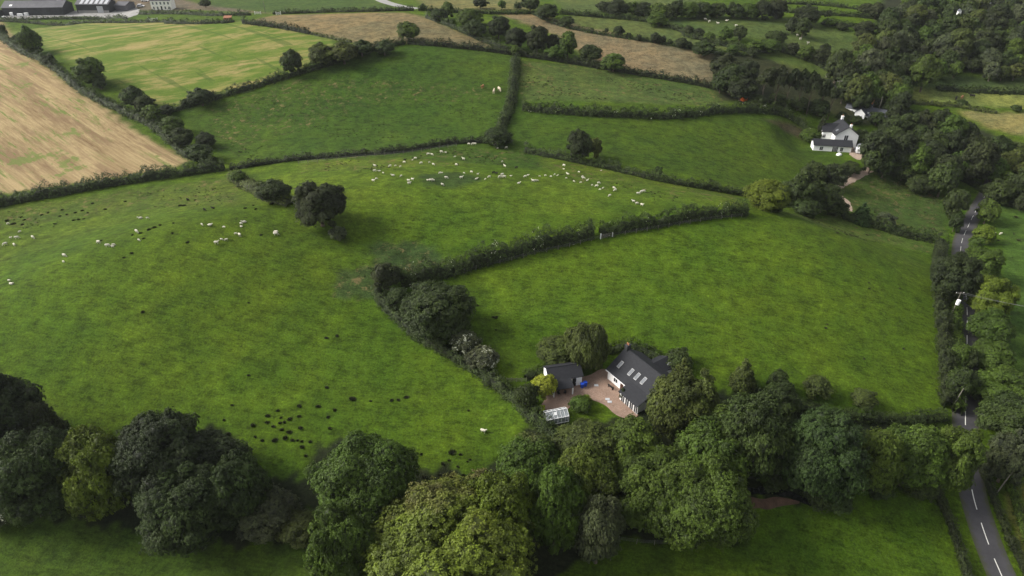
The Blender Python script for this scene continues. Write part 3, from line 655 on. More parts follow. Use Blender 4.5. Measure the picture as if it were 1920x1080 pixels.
# far left hedges
FL='trees along the far left hedge'
for b,c,l in [((36,48,76,102),'G','tall rounded tree highest up the diagonal hedge'),((0,44,14,74),'DG','dark bush at the left edge above the stubble'),((20,66,42,86),'DG','small dark bush left of the tall diagonal hedge tree'),
  ((55,80,80,104),'DG','dark bush under the tall diagonal hedge tree'),((76,100,106,126),'DG','low bushy clump below the tall diagonal hedge tree'),((140,107,196,162),'G','ragged green tree half way down the diagonal hedge'),
  ((174,142,200,171),'DG','bush under the ragged green tree'),((225,160,270,203),'DG','rounded tree on the diagonal hedge beyond the ragged tree'),((250,178,290,210),'DG','lower rounded bush beside the rounded hedge tree'),
  ((265,196,302,228),'G','greener bush on the diagonal hedge'),((296,196,327,218),'D','small dark bush at the field corner'),((300,217,346,254),'G','pale green bush below the field corner'),
  ((315,237,364,280),'DG','dark bush beside the top pasture on the diagonal hedge'),((365,247,404,279),'D','round very dark bush standing out into the top pasture'),((345,268,400,306),'DG','last bush of the diagonal hedge'),
  ((351,163,401,199),'DG','domed bush on the tall hedge above the field corner'),((340,182,362,200),'DG','small bush beside the domed one'),((525,92,568,142),'DG','domed upright tree on the tall hedge'),
  ((576,80,630,125),'O','wide olive bush right of the domed upright tree'),((615,76,672,120),'O','second wide olive bush along the tall hedge'),((655,75,700,105),'DG','bush before the top corner'),
  ((741,40,790,76),'G','round green tree on the highest corner of the pasture'),((430,318,462,345),'G','small green bush where three fields meet at left'),((480,338,545,376),'DG','bush clump left of the lone dark tree'),((700,80,740,98),'DG','low bush left of the highest corner')]:
    T_(b,'broad' if b[2]-b[0]>30 else 'bush',c,l)
for b,c,l in [((806,17,841,38),'DG','left bush of the row crossing the tan fields'),((826,3,852,36),'G','upright tree second in the row crossing the tan fields'),((853,15,906,54),'G','wide green tree in the row crossing the tan fields'),
  ((885,-4,915,15),'D','very dark round tree at the top edge'),((868,40,915,66),'DG','lower green bushes in front of the wide green tree'),((913,30,956,72),'D','first of the three near black trees'),((945,50,990,92),'D','middle near black tree'),
  ((985,48,1029,100),'D','largest near black tree of the row'),((1022,63,1052,100),'D','right hand near black tree'),((1047,58,1083,110),'G','tall pale green tree right of the near black trees'),
  ((1022,86,1062,110),'G','low green bush below the near black trees'),((1085,82,1130,118),'DG','rounded tree after the tall pale one'),((1125,103,1176,130),'G','low bushes ending the row above the top hedge'),
  ((957,84,976,104),'G','small pale tree at the head of the upright hedge'),((932,0,950,18),'G','small green tree at the top edge'),((962,3,979,18),'DG','thin tree beside the small green one at the top'),
  ((975,-10,1014,23),'DG','broad dark tree at the top edge'),((1003,8,1048,36),'DG','tree clump at the turn of the far hedge'),((1048,32,1078,48),'DG','low oval bush on the far hedge'),((786,6,800,20),'DG','small bush by the pale lane end'),
  ((373,1,396,12),'DG','oval dark bush above the white farmhouse garden'),((1133,51,1142,63),'D','smallest tree dotted on the thin hedge'),((1150,48,1171,68),'D','round dark tree dotted on the thin hedge'),((1173,60,1185,72),'D','third small tree dotted on the thin hedge'),
  ((1191,63,1204,77),'D','fourth small tree dotted on the thin hedge'),((1218,60,1240,81),'D','larger dark tree of the dotted pair'),((1236,66,1250,82),'D','smaller tree of the dotted pair'),((1250,72,1262,84),'DG','pale tree between the dotted ones'),((1265,70,1292,90),'D','dark tree near the end of the thin hedge'),
  ((1298,80,1342,102),'DG','low trees ending the thin hedge'),((1610,6,1640,30),'D','left of the two far round trees'),((1630,4,1658,36),'D','right of the two far round trees'),((1546,18,1560,35),'D','single small far tree with a bare trunk'),
  ((1488,10,1542,46),'D','wide dark tree clump between the far pastures'),((1600,40,1643,72),'D','dark clump at the end of the far right pasture')]:
    T_(b,'broad',c,l)
for i,b in enumerate([(1120,3,1146,19),(1140,-2,1176,31),(1172,2,1200,26),(1190,3,1226,29),(1220,3,1250,35),(1240,6,1270,36),(1215,22,1250,48),(1255,-2,1282,35),(1275,2,1310,35),(1300,2,1335,34),(1330,4,1362,33),(1361,4,1392,33),(1385,5,1420,34),(1415,-2,1448,36),(1440,-2,1474,35)]):
    T_((b[0]-3,b[1],b[2]+3,b[3]+3),'bush',random.choice(['DG','DG','G','D']),'one of the crowded dark trees in the band along the top between far pastures',group='trees in the far band at the top')
for b in [(1473,32,1500,66),(1492,34,1522,70),(1543,33,1567,51),(1568,43,1592,56),(1347,48,1374,79),(1373,45,1402,79),(1433,60,1476,80),(1280,47,1302,66),(1300,52,1322,69),(1318,60,1342,75),(1278,75,1300,93),(1307,82,1341,101),(1362,83,1386,101),(1398,77,1432,98),(1425,75,1466,98),(1473,78,1500,104),(1497,84,1530,113),(1520,90,1561,121),(1538,80,1558,103),(1545,100,1567,132),(1400,92,1425,104)]:
    T_(b,random.choice(['bush','bush','broad']),random.choice(['DG','D','G']),'one of the dark hedgerow trees between the small far pastures at upper right',group='hedgerow trees of the far pastures')
for b in [(1330,100,1386,150),(1345,118,1400,178),(1376,110,1426,165),(1362,140,1420,190),(1335,130,1370,175)]:
    T_(b,'broad',random.choice(['D','DG']),'one of the dark rounded trees at the left end of the pine grove',group='rounded trees of the pine grove')
for b in [(1418,122,1452,182),(1444,122,1478,186),(1466,124,1498,186),(1490,128,1520,190),(1508,132,1540,196),(1530,140,1562,200),(1548,150,1578,208)]:
    T_(b,'pine','D','one of the slender dark pines with bare trunks on the grassy bank',group='pines on the bank')
for b in [(1480,185,1520,205),(1510,188,1560,216),(1440,175,1480,198),(1400,180,1440,200)]:
    T_(b,'bush','DG','one of the low dark bushes below the bare pine trunks',group='bushes under the pines')
T_((1528,216,1552,262),'conifer','D','dark conifer left of the white gabled house')
T_((1500,245,1540,262),'bush','G','low green bush behind the long lean-to')
T_((1596,255,1618,275),'bush','DG','dark bushes right of the white gabled house')
T_((1616,268,1640,292),'bush','GY','bright bush by the parked vans')
# the woods: scattered where the photo shows continuous crowns, one tree each
CW_={'D':'very dark','DG':'dark green','G':'mid green','GR':'grey green','O':'olive','C':'fresh green'}
def scatter(poly,sp0,sp1,colrs,label,group,asp=(1.05,1.35),style='broad'):
    ymin,ymax=min(p[1] for p in poly),max(p[1] for p in poly); pts=[]
    tries=0
    while tries<5000:
        tries+=1; x=random.uniform(min(p[0] for p in poly),max(p[0] for p in poly)); y=random.uniform(ymin,ymax)
        if not inpoly(np.array([x]),np.array([y]),poly)[0]: continue
        f=(y-ymin)/(ymax-ymin); sp=sp0+(sp1-sp0)*f
        if all((x-a)**2+((y-b)*1.25)**2>(sp*.60)**2 for a,b,s in pts):
            pts.append((x,y,sp))
    for x,y,sp in sorted(pts,key=lambda t:t[1]):
        wd=sp*(random.choice([.7,.85,1,1.15,1.3,1.6]) if 'great' in label else random.choice([.8,1,1.2]))*random.uniform(.9,1.1); h=wd*random.uniform(*asp); cc=random.choice(colrs); T_((x-wd/2,y-h/2,x+wd/2,y+h/2),style,cc,CW_[cc]+' tree in the '+where(x,y,min(p[0] for p in poly),min(1920,max(p[0] for p in poly)),max(0,ymin),ymax)+' part of the '+label,group=group)
    return len(pts)
n=0
n+=scatter([(1560,132),(1600,100),(1650,70),(1670,30),(1720,-8),(1990,-10),(1990,128),(1900,140),(1760,130),(1700,150),(1685,185),(1640,185),(1590,165)],20,38,['DG','DG','G','D','GR','O'],'great upper right wood','great wood at upper right')
n+=scatter([(1570,165),(1640,180),(1692,195),(1700,215),(1660,215),(1640,196),(1600,186)],26,34,['DG','D'],'belt behind the cottages','trees behind the cottage row')
n+=scatter([(1668,245),(1700,236),(1760,232),(1800,245),(1830,262),(1840,300),(1790,330),(1700,300),(1640,280)],44,56,['D','DG','D','G'],'wood beside the gabled house','wood in the hollow')
n+=scatter([(1640,288),(1700,300),(1740,312),(1720,322),(1630,312)],30,34,['DG','G'],'belt above the paddock','trees above the rough paddock')
n+=scatter([(1830,262),(1880,278),(1990,294),(1990,340),(1900,350),(1850,330)],34,40,['G','DG','O','C'],'wood at the right edge','wood at the right edge')
for b in [(1718,215,1750,250),(1795,185,1815,200),(1896,195,1916,210)]: T_(b,'bush','DG','small dark tree between the pale far right fields',group='trees between pale fields')
print('scattered',n,'trees',len(TREES))

for i,(b,l) in enumerate([((1360,925,1410,960),'low scrub at the left end of the bare earth bank'),((1620,895,1680,930),'low scrub under the olive tree by the stream'),((1540,925,1600,955),'low scrub right of the bush under the blue green tree'),((1420,880,1475,920),'dark scrub behind the bare earth bank'),((1690,890,1760,930),'low scrub under the row of trees near the road')]): T_(b,'bush','DG',l)

def byg(g): return [o for o in TREES if o.get('group')==g]
ordinals(byg('trees in the far band at the top'),'{} of the crowded dark trees in the band along the top')
ordinals(byg('hedgerow trees of the far pastures'),'{} of the hedgerow trees between the small far pastures')
ordinals(byg('rounded trees of the pine grove'),'{} of the rounded trees left of the pines')
ordinals(byg('pines on the bank'),'{} of the slender dark pines with bare trunks on the bank')
ordinals(byg('bushes under the pines'),'{} of the low dark bushes below the bare pine trunks')
ordinals(byg('trees between pale fields'),'{} of the small dark trees between the pale far right fields')

for b,c,l in [((1800,652,1832,700),'DG','dark tree leaning over the road beside the round bush'),((1806,700,1850,752),'DG','dark tree hanging over the road above the last long bend'),((1815,440,1845,478),'G','bush crowding the right road edge at the bend'),((1780,395,1806,440),'DG','bush crowding the left road edge at the bend'),
  ((1850,255,1900,310),'DG','tree hiding the top of the road'),((1862,310,1900,345),'G','round tree right of the road top')]: T_(b,'bush',c,l)

for b,l in [((1440,345,1490,405),'bushy tree wedged between the light green tree and its dark neighbour'),((1485,372,1540,408),'low dark scrub under the trees left of the track'),((1545,368,1590,408),'dark scrub beside the lower end of the stone track'),((1500,300,1550,350),'dark tree behind the cluster left of the track'),((1575,300,1615,330),'dark bush at the top of the stone track'),
  ((1628,206,1662,240),'dark tree standing in front of the lower cottages'),((1590,214,1618,236),'small dark tree before the white cottage gable'),((1548,240,1572,262),'dark shrub behind the white gabled house, left of its chimney'),((1600,240,1630,268),'dark tree right of the gabled house roof'),((1568,208,1590,226),'bush at the left end of the cottages')]: T_(b,'bush','DG',l)

# ------------------------------------------------------------------ buildings
def house_root(name,px,rz,label,cat,xy=None,dz=0):
    x,y,z=P(*px) if xy is None else (xy[0],xy[1],float(T(*xy))); return tag(empty(name,(x,y,z+dz),rz),label,cat)
def gable_body(L,W,eh,rh,fd=-3):   # walls: x 0..L ridge along x, y 0..W
    m=MB(); m.box(0,L,0,W,fd,eh)
    for x in (0,L): pass
    m.poly([(0,0,eh),(0,W,eh),(0,W/2,rh)],L,(-1,0,0)) if False else None
    n=len(m.v); m.v+=[(0,0.01,eh),(0,W-.01,eh),(0,W/2,rh-.03),(L,0.01,eh),(L,W-.01,eh),(L,W/2,rh-.03)]; m.f+=[(n,n+1,n+2),(n+5,n+4,n+3)]
    return m
def gable_roof(L,W,eh,rh,ov=.35,th=.14,front=0.0):
    m=MB(); s=(rh-eh)/(W/2)
    for sg,y0 in ((-1,-ov-front),(1,W+ov)):
        z0=eh-s*(ov+(front if sg<0 else 0)); a=[(-ov,y0,z0+th),(L+ov,y0,z0+th),(L+ov,W/2,rh+th),(-ov,W/2,rh+th)]
        if sg>0: a=a[::-1]
        m.poly(a,th)
    m.box(-ov,L+ov,W/2-.09,W/2+.09,rh+th-.05,rh+th+.06)
    return m
def window(parent,x,z,w,h,face='y0',off=0,bars=1):
    # face y0: wall plane y=off looking to -y ; x0: wall plane x=off looking to -x
    def B(m,a0,a1,d0,d1,z0,z1):
        if face=='y0': m.box(a0,a1,off-d1,off-d0,z0,z1)
        elif face=='y1': m.box(a0,a1,off+d0,off+d1,z0,z1)
        elif face=='x0': m.box(off-d1,off-d0,a0,a1,z0,z1)
        else: m.box(off+d0,off+d1,a0,a1,z0,z1)
    m=MB(); B(m,x,x+w,.004,.03,z,z+h); wd=m.build('window',M['glass'],parent)
    m=MB(); t=.07
    B(m,x-t,x,.0,.06,z-t,z+h+t); B(m,x+w,x+w+t,.0,.06,z-t,z+h+t); B(m,x,x+w,.0,.06,z-t,z); B(m,x,x+w,.0,.06,z+h,z+h+t)
    for i in range(bars): c=x+w*(i+1)/(bars+1); B(m,c-.03,c+.03,.03,.055,z,z+h)
    m.build('frame',M['trim'],wd); m=MB(); B(m,x-.12,x+w+.12,.0,.12,z-t-.08,z-t-.003); m.build('sill',M['trim'],wd)
    return wd
def door(parent,x,w,h,face='y0',off=0,mat='door',z=0):
    def B(m,a0,a1,d0,d1,z0,z1):
        if face=='y0': m.box(a0,a1,off-d1,off-d0,z0,z1)
        elif face=='x0': m.box(off-d1,off-d0,a0,a1,z0,z1)
        else: m.box(off+d0,off+d1,a0,a1,z0,z1)
    m=MB(); B(m,x,x+w,.004,.04,z,z+h); d=m.build('door',M[mat],parent); m=MB(); B(m,x+w*.8,x+w*.9,.04,.08,z+h*.45,z+h*.5); m.build('handle',M['trim'],d); return d
def chimney(parent,x,y,z0,z1,mat='brick',w=.8,d=.6,pots=2):
    m=MB(); m.box(x-w/2,x+w/2,y-d/2,y+d/2,z0,z1); m.box(x-w/2-.07,x+w/2+.07,y-d/2-.07,y+d/2+.07,z1+.002,z1+.14); c=m.build('chimney',M[mat],parent)
    for i in range(pots): 
        a=x+(i-(pots-1)/2)*.35; m=MB(); m.tube((a,y,z1+.142),(a,y,z1+.6),.12,.09,8); m.build('chimney_pot',M['pot'],c)
def gutter(parent,L,y,z,ov=.3):
    m=MB(); m.box(-ov,L+ov,y-.07,y+.07,z-.07,z+.03); m.build('gutter',M['trim'],parent)

# bungalow: local x runs along the ridge towards the camera, y from the drive wall to the back
ang=math.atan2(-.835,.55)
bx,by=P(1139,710)[:2]; B0=tag(empty('bungalow',(bx,by,float(T(bx,by))-.1),ang),'white bungalow with a steep dark slate roof and four skylights','house')
L,W,eh,rh=11.0,9.0,2.7,5.9
g=MB(); g.box(0,L,0,W,-3,eh); n=len(g.v); g.v+=[(0,.01,eh),(0,W-.01,eh),(0,W/2,rh-.03),(L,.01,eh),(L,W-.01,eh),(L,W/2,rh-.03)]; g.f+=[(n,n+1,n+2),(n+3,n+4,n+5)]; g.build('wall',M['white'],B0)
roof=gable_roof(L,W,eh,rh).build('roof',M['slate'],B0)
sl_=(rh-eh)/(W/2)
def skylight(x,y,w=.6,l=1.15):
    def zz(y_): return eh+sl_*y_+.14
    m=MB(); m.poly([(x,y,zz(y)+.07),(x+w,y,zz(y)+.07),(x+w,y+l,zz(y+l)+.07),(x,y+l,zz(y+l)+.07)],.06); s_=m.build('skylight',M['skyglass'],B0)
    t=.05; m=MB()
    for a0,a1,c0,c1 in ((x-t,x,y-t,y+l+t),(x+w,x+w+t,y-t,y+l+t),(x,x+w,y-t,y),(x,x+w,y+l,y+l+t)):
        m.poly([(a0,c0,zz(c0)+.10),(a1,c0,zz(c0)+.10),(a1,c1,zz(c1)+.10),(a0,c1,zz(c1)+.10)],.12)
    m.build('frame',M['greytrim'],s_)
skylight(1.2,1.1); skylight(4.2,1.2); skylight(5.9,1.3); skylight(7.6,1.4)
window(B0,1.9,.9,1.0,1.1); window(B0,5.2,.3,.8,1.7); door(B0,3.8,.9,2.05,z=.05)
gutter(B0,L,-.42,eh-.28)
m=MB(); m.tube((.15,-.12,-.2),(.15,-.12,eh-.3),.05,.05,7); m.build('downpipe',M['trim'],B0)
chimney(B0,.2,W/2,rh-1,rh+1.0,'barnwall',.7,1.0,2)
# wing towards the drive with glazed doors
xw0,xw1,yw=6.0,10.9,-2.0; ew=2.15
z_at=lambda y_:eh+sl_*y_
m=MB(); m.box(xw0+.01,xw1,yw,-.002,-3,ew-.1); pass
m.build('wing_wall',M['white'],B0)
m=MB(); za=2.15; m.poly([(xw0-.25,yw-.35,za),(xw1+.3,yw-.35,za),(xw1+.3,.7,3.37),(xw0-.25,.7,3.37)],.10)
m.build('wing_roof',M['slate'],B0)
for i in range(4): window(B0,xw0+.45+i*1.22,.15,.95,1.6,off=yw,bars=1)
window(B0,.6-2.3+.2,.5,1.2,1.3,face='x0',off=xw0,bars=1) if False else None
# rear gable
m=MB(); m.box(2.6,6.4,W+.002,W+2.6,-3,2.5); n=len(m.v); m.v+=[(2.6,W+2.6,2.5),(6.4,W+2.6,2.5),(4.5,W+2.6,3.6)]; m.f.append((n,n+1,n+2)); m.build('rear_wall',M['white'],B0)
m=MB(); 
for sg in (-1,1):
    a=[(4.5,W-1.3,3.75),(4.5,W+2.9,3.75),(4.5+sg*2.2,W+2.9,2.45),(4.5+sg*2.2,W+.05,2.45)]; m.poly(a if sg<0 else a[::-1],.12)
m.build('rear_roof',M['slate'],B0)
ds=tag(empty('satellite_dish',(0,0,0)),'small round white dish behind the bungalow roof','dish'); dx,dy=XY(1252,702); ds.location=(dx,dy,float(T(dx,dy)))
m=MB(); m.tube((0,0,0),(0,0,2.6),.04,.04,6); m.build('mast',M['metal'],ds); m=MB()
for j,(r0,r1,y0,y1) in enumerate(((0.02,.3,0,-.05),(.3,.5,-.05,-.16))): m.tube((0,y0,2.7),(0,y1-.001,2.72),r0,r1,14)
m.build('dish',M['trim'],ds)

# garage with lean-to
ga=math.atan2(.22,.97); gx,gy=P(1030,731)[:2]; G0=tag(empty('garage',(gx,gy,float(T(gx,gy))+.05),ga),'white garage with dark roof and an open porch beside the gravel yard','garage')
L,W,eh,rh=6.7,4.4,2.4,3.7
g=MB(); g.box(0,L,0,W,-3,eh); n=len(g.v); g.v+=[(0,.01,eh),(0,W-.01,eh),(0,W/2,rh-.03),(L,.01,eh),(L,W-.01,eh),(L,W/2,rh-.03)]; g.f+=[(n,n+1,n+2),(n+3,n+4,n+5)]; g.build('wall',M['white'],G0)
gable_roof(L,W,eh,rh,.25).build('roof',M['slate'],G0)
door(G0,4.75,.75,2.0,mat='dark')
m=MB(); m.poly([(.1,-2.5,1.95),(4.3,-2.5,1.95),(4.3,-.26,2.46),(.1,-.26,2.46)],.1); m.build('porch_roof',M['slate'],G0)
m=MB(); m.box(.2,.35,-2.4,-.01,-2,1.8); m.build('porch_wall',M['white'],G0)
for x in (4.0,): m=MB(); m.box(x,x+.22,-2.4,-2.18,-2,1.8); m.build('post',M['trim'],G0)
m=MB(); m.box(.36,3.99,-.06,-.003,0,1.9); m.build('back_panel',M['brick'],G0)
lx=lambda a,b:(gx+a*math.cos(ga)-b*math.sin(ga),gy+a*math.sin(ga)+b*math.cos(ga))
def chair(a,b,rz):
    x,y=lx(a,b); e=tag(empty('garden_chair',(x,y,float(T(x,y))+.05),rz),'black garden chair under the garage porch','chair',group='chairs under the porch')
    m=MB(); m.box(-.25,.25,-.25,.25,.42,.46); m.build('seat',M['black'],e); m=MB(); m.box(-.25,.25,.22,.26,.48,.95); m.build('backrest',M['black'],e)
    for sx in (-.23,.23):
        for sy in (-.23,.23): MB().tube((sx,sy,0),(sx,sy,.42),.02,.02,5).build('leg',M['black'],e)
chair(1.4,-1.9,.4); chair(2.6,-2.0,-.5)
def bin_(px,lab):
    x,y,z=P(*px); e=tag(empty('wheelie_bin',(x,y,z+.05),.2),lab,'bin'); m=MB(); m.v+=[(-.22,-.25,.05),(.22,-.25,.05),(.22,.25,.05),(-.22,.25,.05),(-.3,-.34,1),(.3,-.34,1),(.3,.34,1),(-.3,.34,1)]; m.f+=[(3,2,1,0),(4,5,6,7),(0,1,5,4),(1,2,6,5),(2,3,7,6),(3,0,4,7)]; m.build('body',M['plastic_blue'],e)
    m=MB(); m.box(-.33,.33,-.37,.36,1.003,1.07); m.build('lid',M['plastic_blue'],e)
    for s in (-1,1): MB().tube((s*.24,.28,.12),(s*.3,.28,.12),.1,.1,9).build('wheel',M['black'],e)
bin_((1091,727),'blue wheelie bin at the garage corner, left of the pair'); bin_((1097,724),'blue wheelie bin at the garage corner, right of the pair')
for px,lab in (((1118,723),'flat grey slab lying in the gravel near the garage'),((1139,749),'upper of two grey covers in the gravel'),((1143,754),'lower of two grey covers in the gravel')):
    x,y,z=P(*px); m=MB(); m.box(-.42,.42,-.3,.3,.06,.12); m.box(-.34,.34,-.22,.22,.122,.135); tag(m.build('ground_cover',M['metal'],None),lab,'cover').location=(x,y,z)
x,y,z=P(1145,728); e=tag(empty('garden_bench',(x,y,z+.05),ang+math.pi),'dark bench beside the bungalow wall','bench'); MB().box(-.7,.7,-.2,.2,.4,.46).build('seat',M['black'],e)
MB().box(-.7,.7,.18,.22,.5,.85).build('backrest',M['black'],e)
for sx in (-.62,.56): MB().box(sx,sx+.06,-.18,.18,0,.4).build('leg',M['black'],e)
# greenhouse
x,y,z=P(1042,787); e=tag(empty('greenhouse',(x,y,z+.05),.27),'small glass greenhouse with white frame below the garage','greenhouse')
hw,hd=2.15,1.25
def ghglass():
    t=NT('greenhouse_glass',.12,.6); t.b.inputs['Alpha'].default_value=.42; return t.out((.42,.46,.48))
M['ghglass']=ghglass()
m=MB(); m.poly([(-hw,-hd,1.5),(hw,-hd,1.5),(hw,0,2.3),(-hw,0,2.3)],.02); m.poly([(hw,hd,1.5),(-hw,hd,1.5),(-hw,0.01,2.3),(hw,0.01,2.3)],.02); m.build('roof_glass',M['ghglass'],e)
m=MB(); m.box(-hw,hw,-hd,-hd+.02,.25,1.48); m.box(-hw,hw,hd-.02,hd,.25,1.48); m.box(-hw,-hw+.02,-hd+.03,hd-.03,.25,1.48); m.box(hw-.02,hw,-hd+.03,hd-.03,.25,1.48); m.build('wall_glass',M['ghglass'],e)
m=MB()
for i in range(7):
    a=-hw+i*hw*2/6
    for s in (-1,1): m.tube((a,s*hd,0),(a,s*hd,1.5),.03,.03,4); m.tube((a,s*hd,1.5),(a,0,2.33),.03,.03,4)
for s in (-1,1): m.tube((-hw,s*hd,1.52),(hw,s*hd,1.52),.05,.05,4)
m.tube((-hw,0,2.35),(hw,0,2.35),.06,.06,4); m.tube((-hw,-hd,.2),(-hw,hd,.2),.05,.05,4); m.tube((hw,-hd,.2),(hw,hd,.2),.05,.05,4); m.tube((-hw,-hd,.2),(hw,-hd,.2),.05,.05,4)
m.build('frame',M['trim'],e); MB().box(-hw+.2,hw-.2,.3,.9,.7,.76).build('bench',M['wood'],e)
m=MB(); m.poly([(-.55,-.75,1.92),(.0,-.75,1.92),(.0,-.3,2.22),(-.55,-.3,2.22)],.04); m.build('vent',M['trim'],e)
for i,(a,b) in enumerate(((1038,793),(1052,788),(1030,786))):
    px_,py_,pz_=P(a,b); pm,_=proto('bush','S',i%3); o=link('potted_plant',pm,None,COLS['GY']); o.location=(px_,py_,pz_); o.scale=(.35,.35,.45); tag(o,'small green plant inside the greenhouse','plant','greenhouse plants')
# wooden pens left of the garage
x,y,z=P(968,716); e=tag(empty('wooden_pen',(x,y,z)),'small weathered timber pen left of the garage','pen')
for i in range(5): MB().box(-2+i,-1.9+i,-.05,.05,-.3,1.1).build('post',M['wood'],e)
for k in range(3): MB().box(-2,2.1,-.08,-.053,.25+k*.32,.37+k*.32).build('rail',M['wood'],e)

# white gabled house: local x along the front gable, y back
x,y,z=P(1561,275); w0=math.radians(-6); H0=tag(empty('farmhouse',(x,y,z),w0),'two storey white gabled house with a dark roof and white chimneys','house')
Wd,Dp,eh,rh=8.2,9.5,4.6,7.6
g=MB(); g.box(0,Wd,0,Dp,-4,eh); n=len(g.v); g.v+=[(0.01,0,eh),(Wd-.01,0,eh),(Wd/2,0,rh-.03),(0.01,Dp,eh),(Wd-.01,Dp,eh),(Wd/2,Dp,rh-.03)]; g.f+=[(n,n+1,n+2),(n+3,n+4,n+5)]; g.build('wall',M['white'],H0)
m=MB(); s=(rh-eh)/(Wd/2)
for sg in (-1,1):
    xe=Wd/2+sg*(Wd/2+.4); a=[(xe,-.35,eh-s*.4+.15),(Wd/2,-.35,rh+.15),(Wd/2,Dp+.3,rh+.15),(xe,Dp+.3,eh-s*.4+.15)]; m.poly(a if sg>0 else a[::-1],.15)
m.build('roof',M['slate'],H0)
m=MB(); m.box(-3.4,-.002,4,9,-4,eh-.2); n=len(m.v); m.v+=[(-3.4,4.01,eh-.2),(-3.4,8.99,eh-.2),(-3.4,6.5,6.6)]; m.f.append((n,n+1,n+2)); m.build('side_wall',M['white'],H0)
m=MB()
for sg in (-1,1):
    a=[(-3.8,6.5,6.8),(3,6.5,6.8),(1.2 if sg<0 else 1.2,6.5+sg*2.9,4.35),(-3.8,6.5+sg*2.9,4.35)]; m.poly(a if sg<0 else a[::-1],.15)
m.build('side_roof',M['slate'],H0)
window(H0,3.3,2.6,1.3,1.9,bars=1); window(H0,-3.0,2.0,.9,1.2,off=4) 
chimney(H0,Wd/2,Dp-.5,rh-.6,rh+1.1,'white',.8,.7,1); chimney(H0,Wd/2+.9,1.0,rh-1,rh+.5,'white',.7,.6,1)
for (sx,sy) in ((6.2,3.5),(6.6,6.5)):
    m=MB(); zz=lambda a:rh-(a-Wd/2)*s+.2
    m.poly([(sx,sy,zz(sx)),(sx+.9,sy,zz(sx+.9)),(sx+.9,sy+.9,zz(sx+.9)),(sx,sy+.9,zz(sx))],.05); m.build('skylight',M['skyglass'],H0)
m=MB(); zz=lambda a:eh+a*s+.2; m.poly([(.6,2.0,zz(.6)),(1.4,2.0,zz(1.4)),(1.4,3.2,zz(1.4)),(.6,3.2,zz(.6))],.05); m.build('skylight',M['skyglass'],H0)
x,y,z=P(1524,282); A0=tag(empty('annex',(x,y,z-.1),math.radians(-9)),'long low white outbuilding with dark roof in front of the white gabled house','outbuilding')
L=13.2; g=MB(); g.box(0,L,0,4.2,-3,2.3); g.build('wall',M['white'],A0)
m=MB(); m.poly([(-.3,-.4,2.3),(L+.3,-.4,2.3),(L+.3,2.3,3.9),(-.3,2.3,3.9)],.15); m.poly([(L+.3,4.6,2.5),(-.3,4.6,2.5),(-.3,2.303,3.9),(L+.3,2.303,3.9)],.15); m.build('roof',M['slate'],A0)
window(A0,2.2,.4,1.1,1.3,bars=1); window(A0,6.6,.1,1.9,1.8,bars=3); window(A0,9.3,.3,1.0,1.5)
x,y,z=P(1573,291); e=tag(empty('garden_dome',(x,y,z)),'small rounded white garden shelter in front of the low outbuilding','shelter'); MB().ball((0,0,.1),(1.1,.8,.8)).build('cover',M['white'],e,True)
def car(px,rz,lab,mat='carwhite',van=True,L=4.8,h=2.0):
    x,y,z=P(*px); e=tag(empty('parked_van' if van else 'parked_car',(x,y,z+.05),rz),lab,'van' if van else 'car'); w=.9
    def side(pts): 
        m=MB(); n=len(pts); m.v+=[(a,-w,b) for a,b in pts]+[(a,w,b) for a,b in pts]; m.f+=[tuple(range(n-1,-1,-1)),tuple(range(n,2*n))]+[(i,(i+1)%n,n+(i+1)%n,n+i) for i in range(n)]; return m
    if van: pts=[(-L/2,.3),(L/2,.3),(L/2,.95),(L/2-.9,1.15),(L/2-1.5,h),(-L/2+.1,h)]
    else: pts=[(-L/2,.3),(L/2,.3),(L/2,.75),(L/2-1.0,.9),(L/2-1.7,h),(-L/2+.8,h),(-L/2+.1,.95)]
    b=side(pts).build('body',M[mat],e); bm=b.modifiers.new('b','BEVEL'); bm.width=.08; bm.segments=2
    m=MB(); 
    if van: m.box(L/2-2.1,L/2-1.35,-w-.01,-w+.01,1.15,h-.2); m.box(L/2-2.1,L/2-1.35,w-.01,w+.01,1.15,h-.2); m.poly([(L/2-.93,-.78,1.19),(L/2-.93,.78,1.19),(L/2-1.45,.74,h-.08),(L/2-1.45,-.74,h-.08)],.02,(-1,0,-.5))
    else: m.box(-L/2+.8,L/2-1.5,-w-.01,-w+.01,.95,h-.1); m.box(-L/2+.8,L/2-1.5,w-.01,w+.01,.95,h-.1); m.poly([(L/2-1.0,-.75,.95),(L/2-1.0,.75,.95),(L/2-1.62,.72,h-.04),(L/2-1.62,-.72,h-.04)],.02,(-1,0,-.5))
    m.build('window',M['glass'],e)
    for sx in (-L/2+.85,L/2-.85):
        for sy in (-1,1): MB().tube((sx,sy*(w-.18),.33),(sx,sy*(w+.03),.33),.33,.33,14).build('wheel',M['black'],e)
    return e
car((1607,285),math.radians(78),'white van parked beside the gabled house, nearest the house',L=4.2,h=1.75); car((1616,277),math.radians(30),'smaller pale car parked behind the white van','cargrey',False,4.2,1.5)
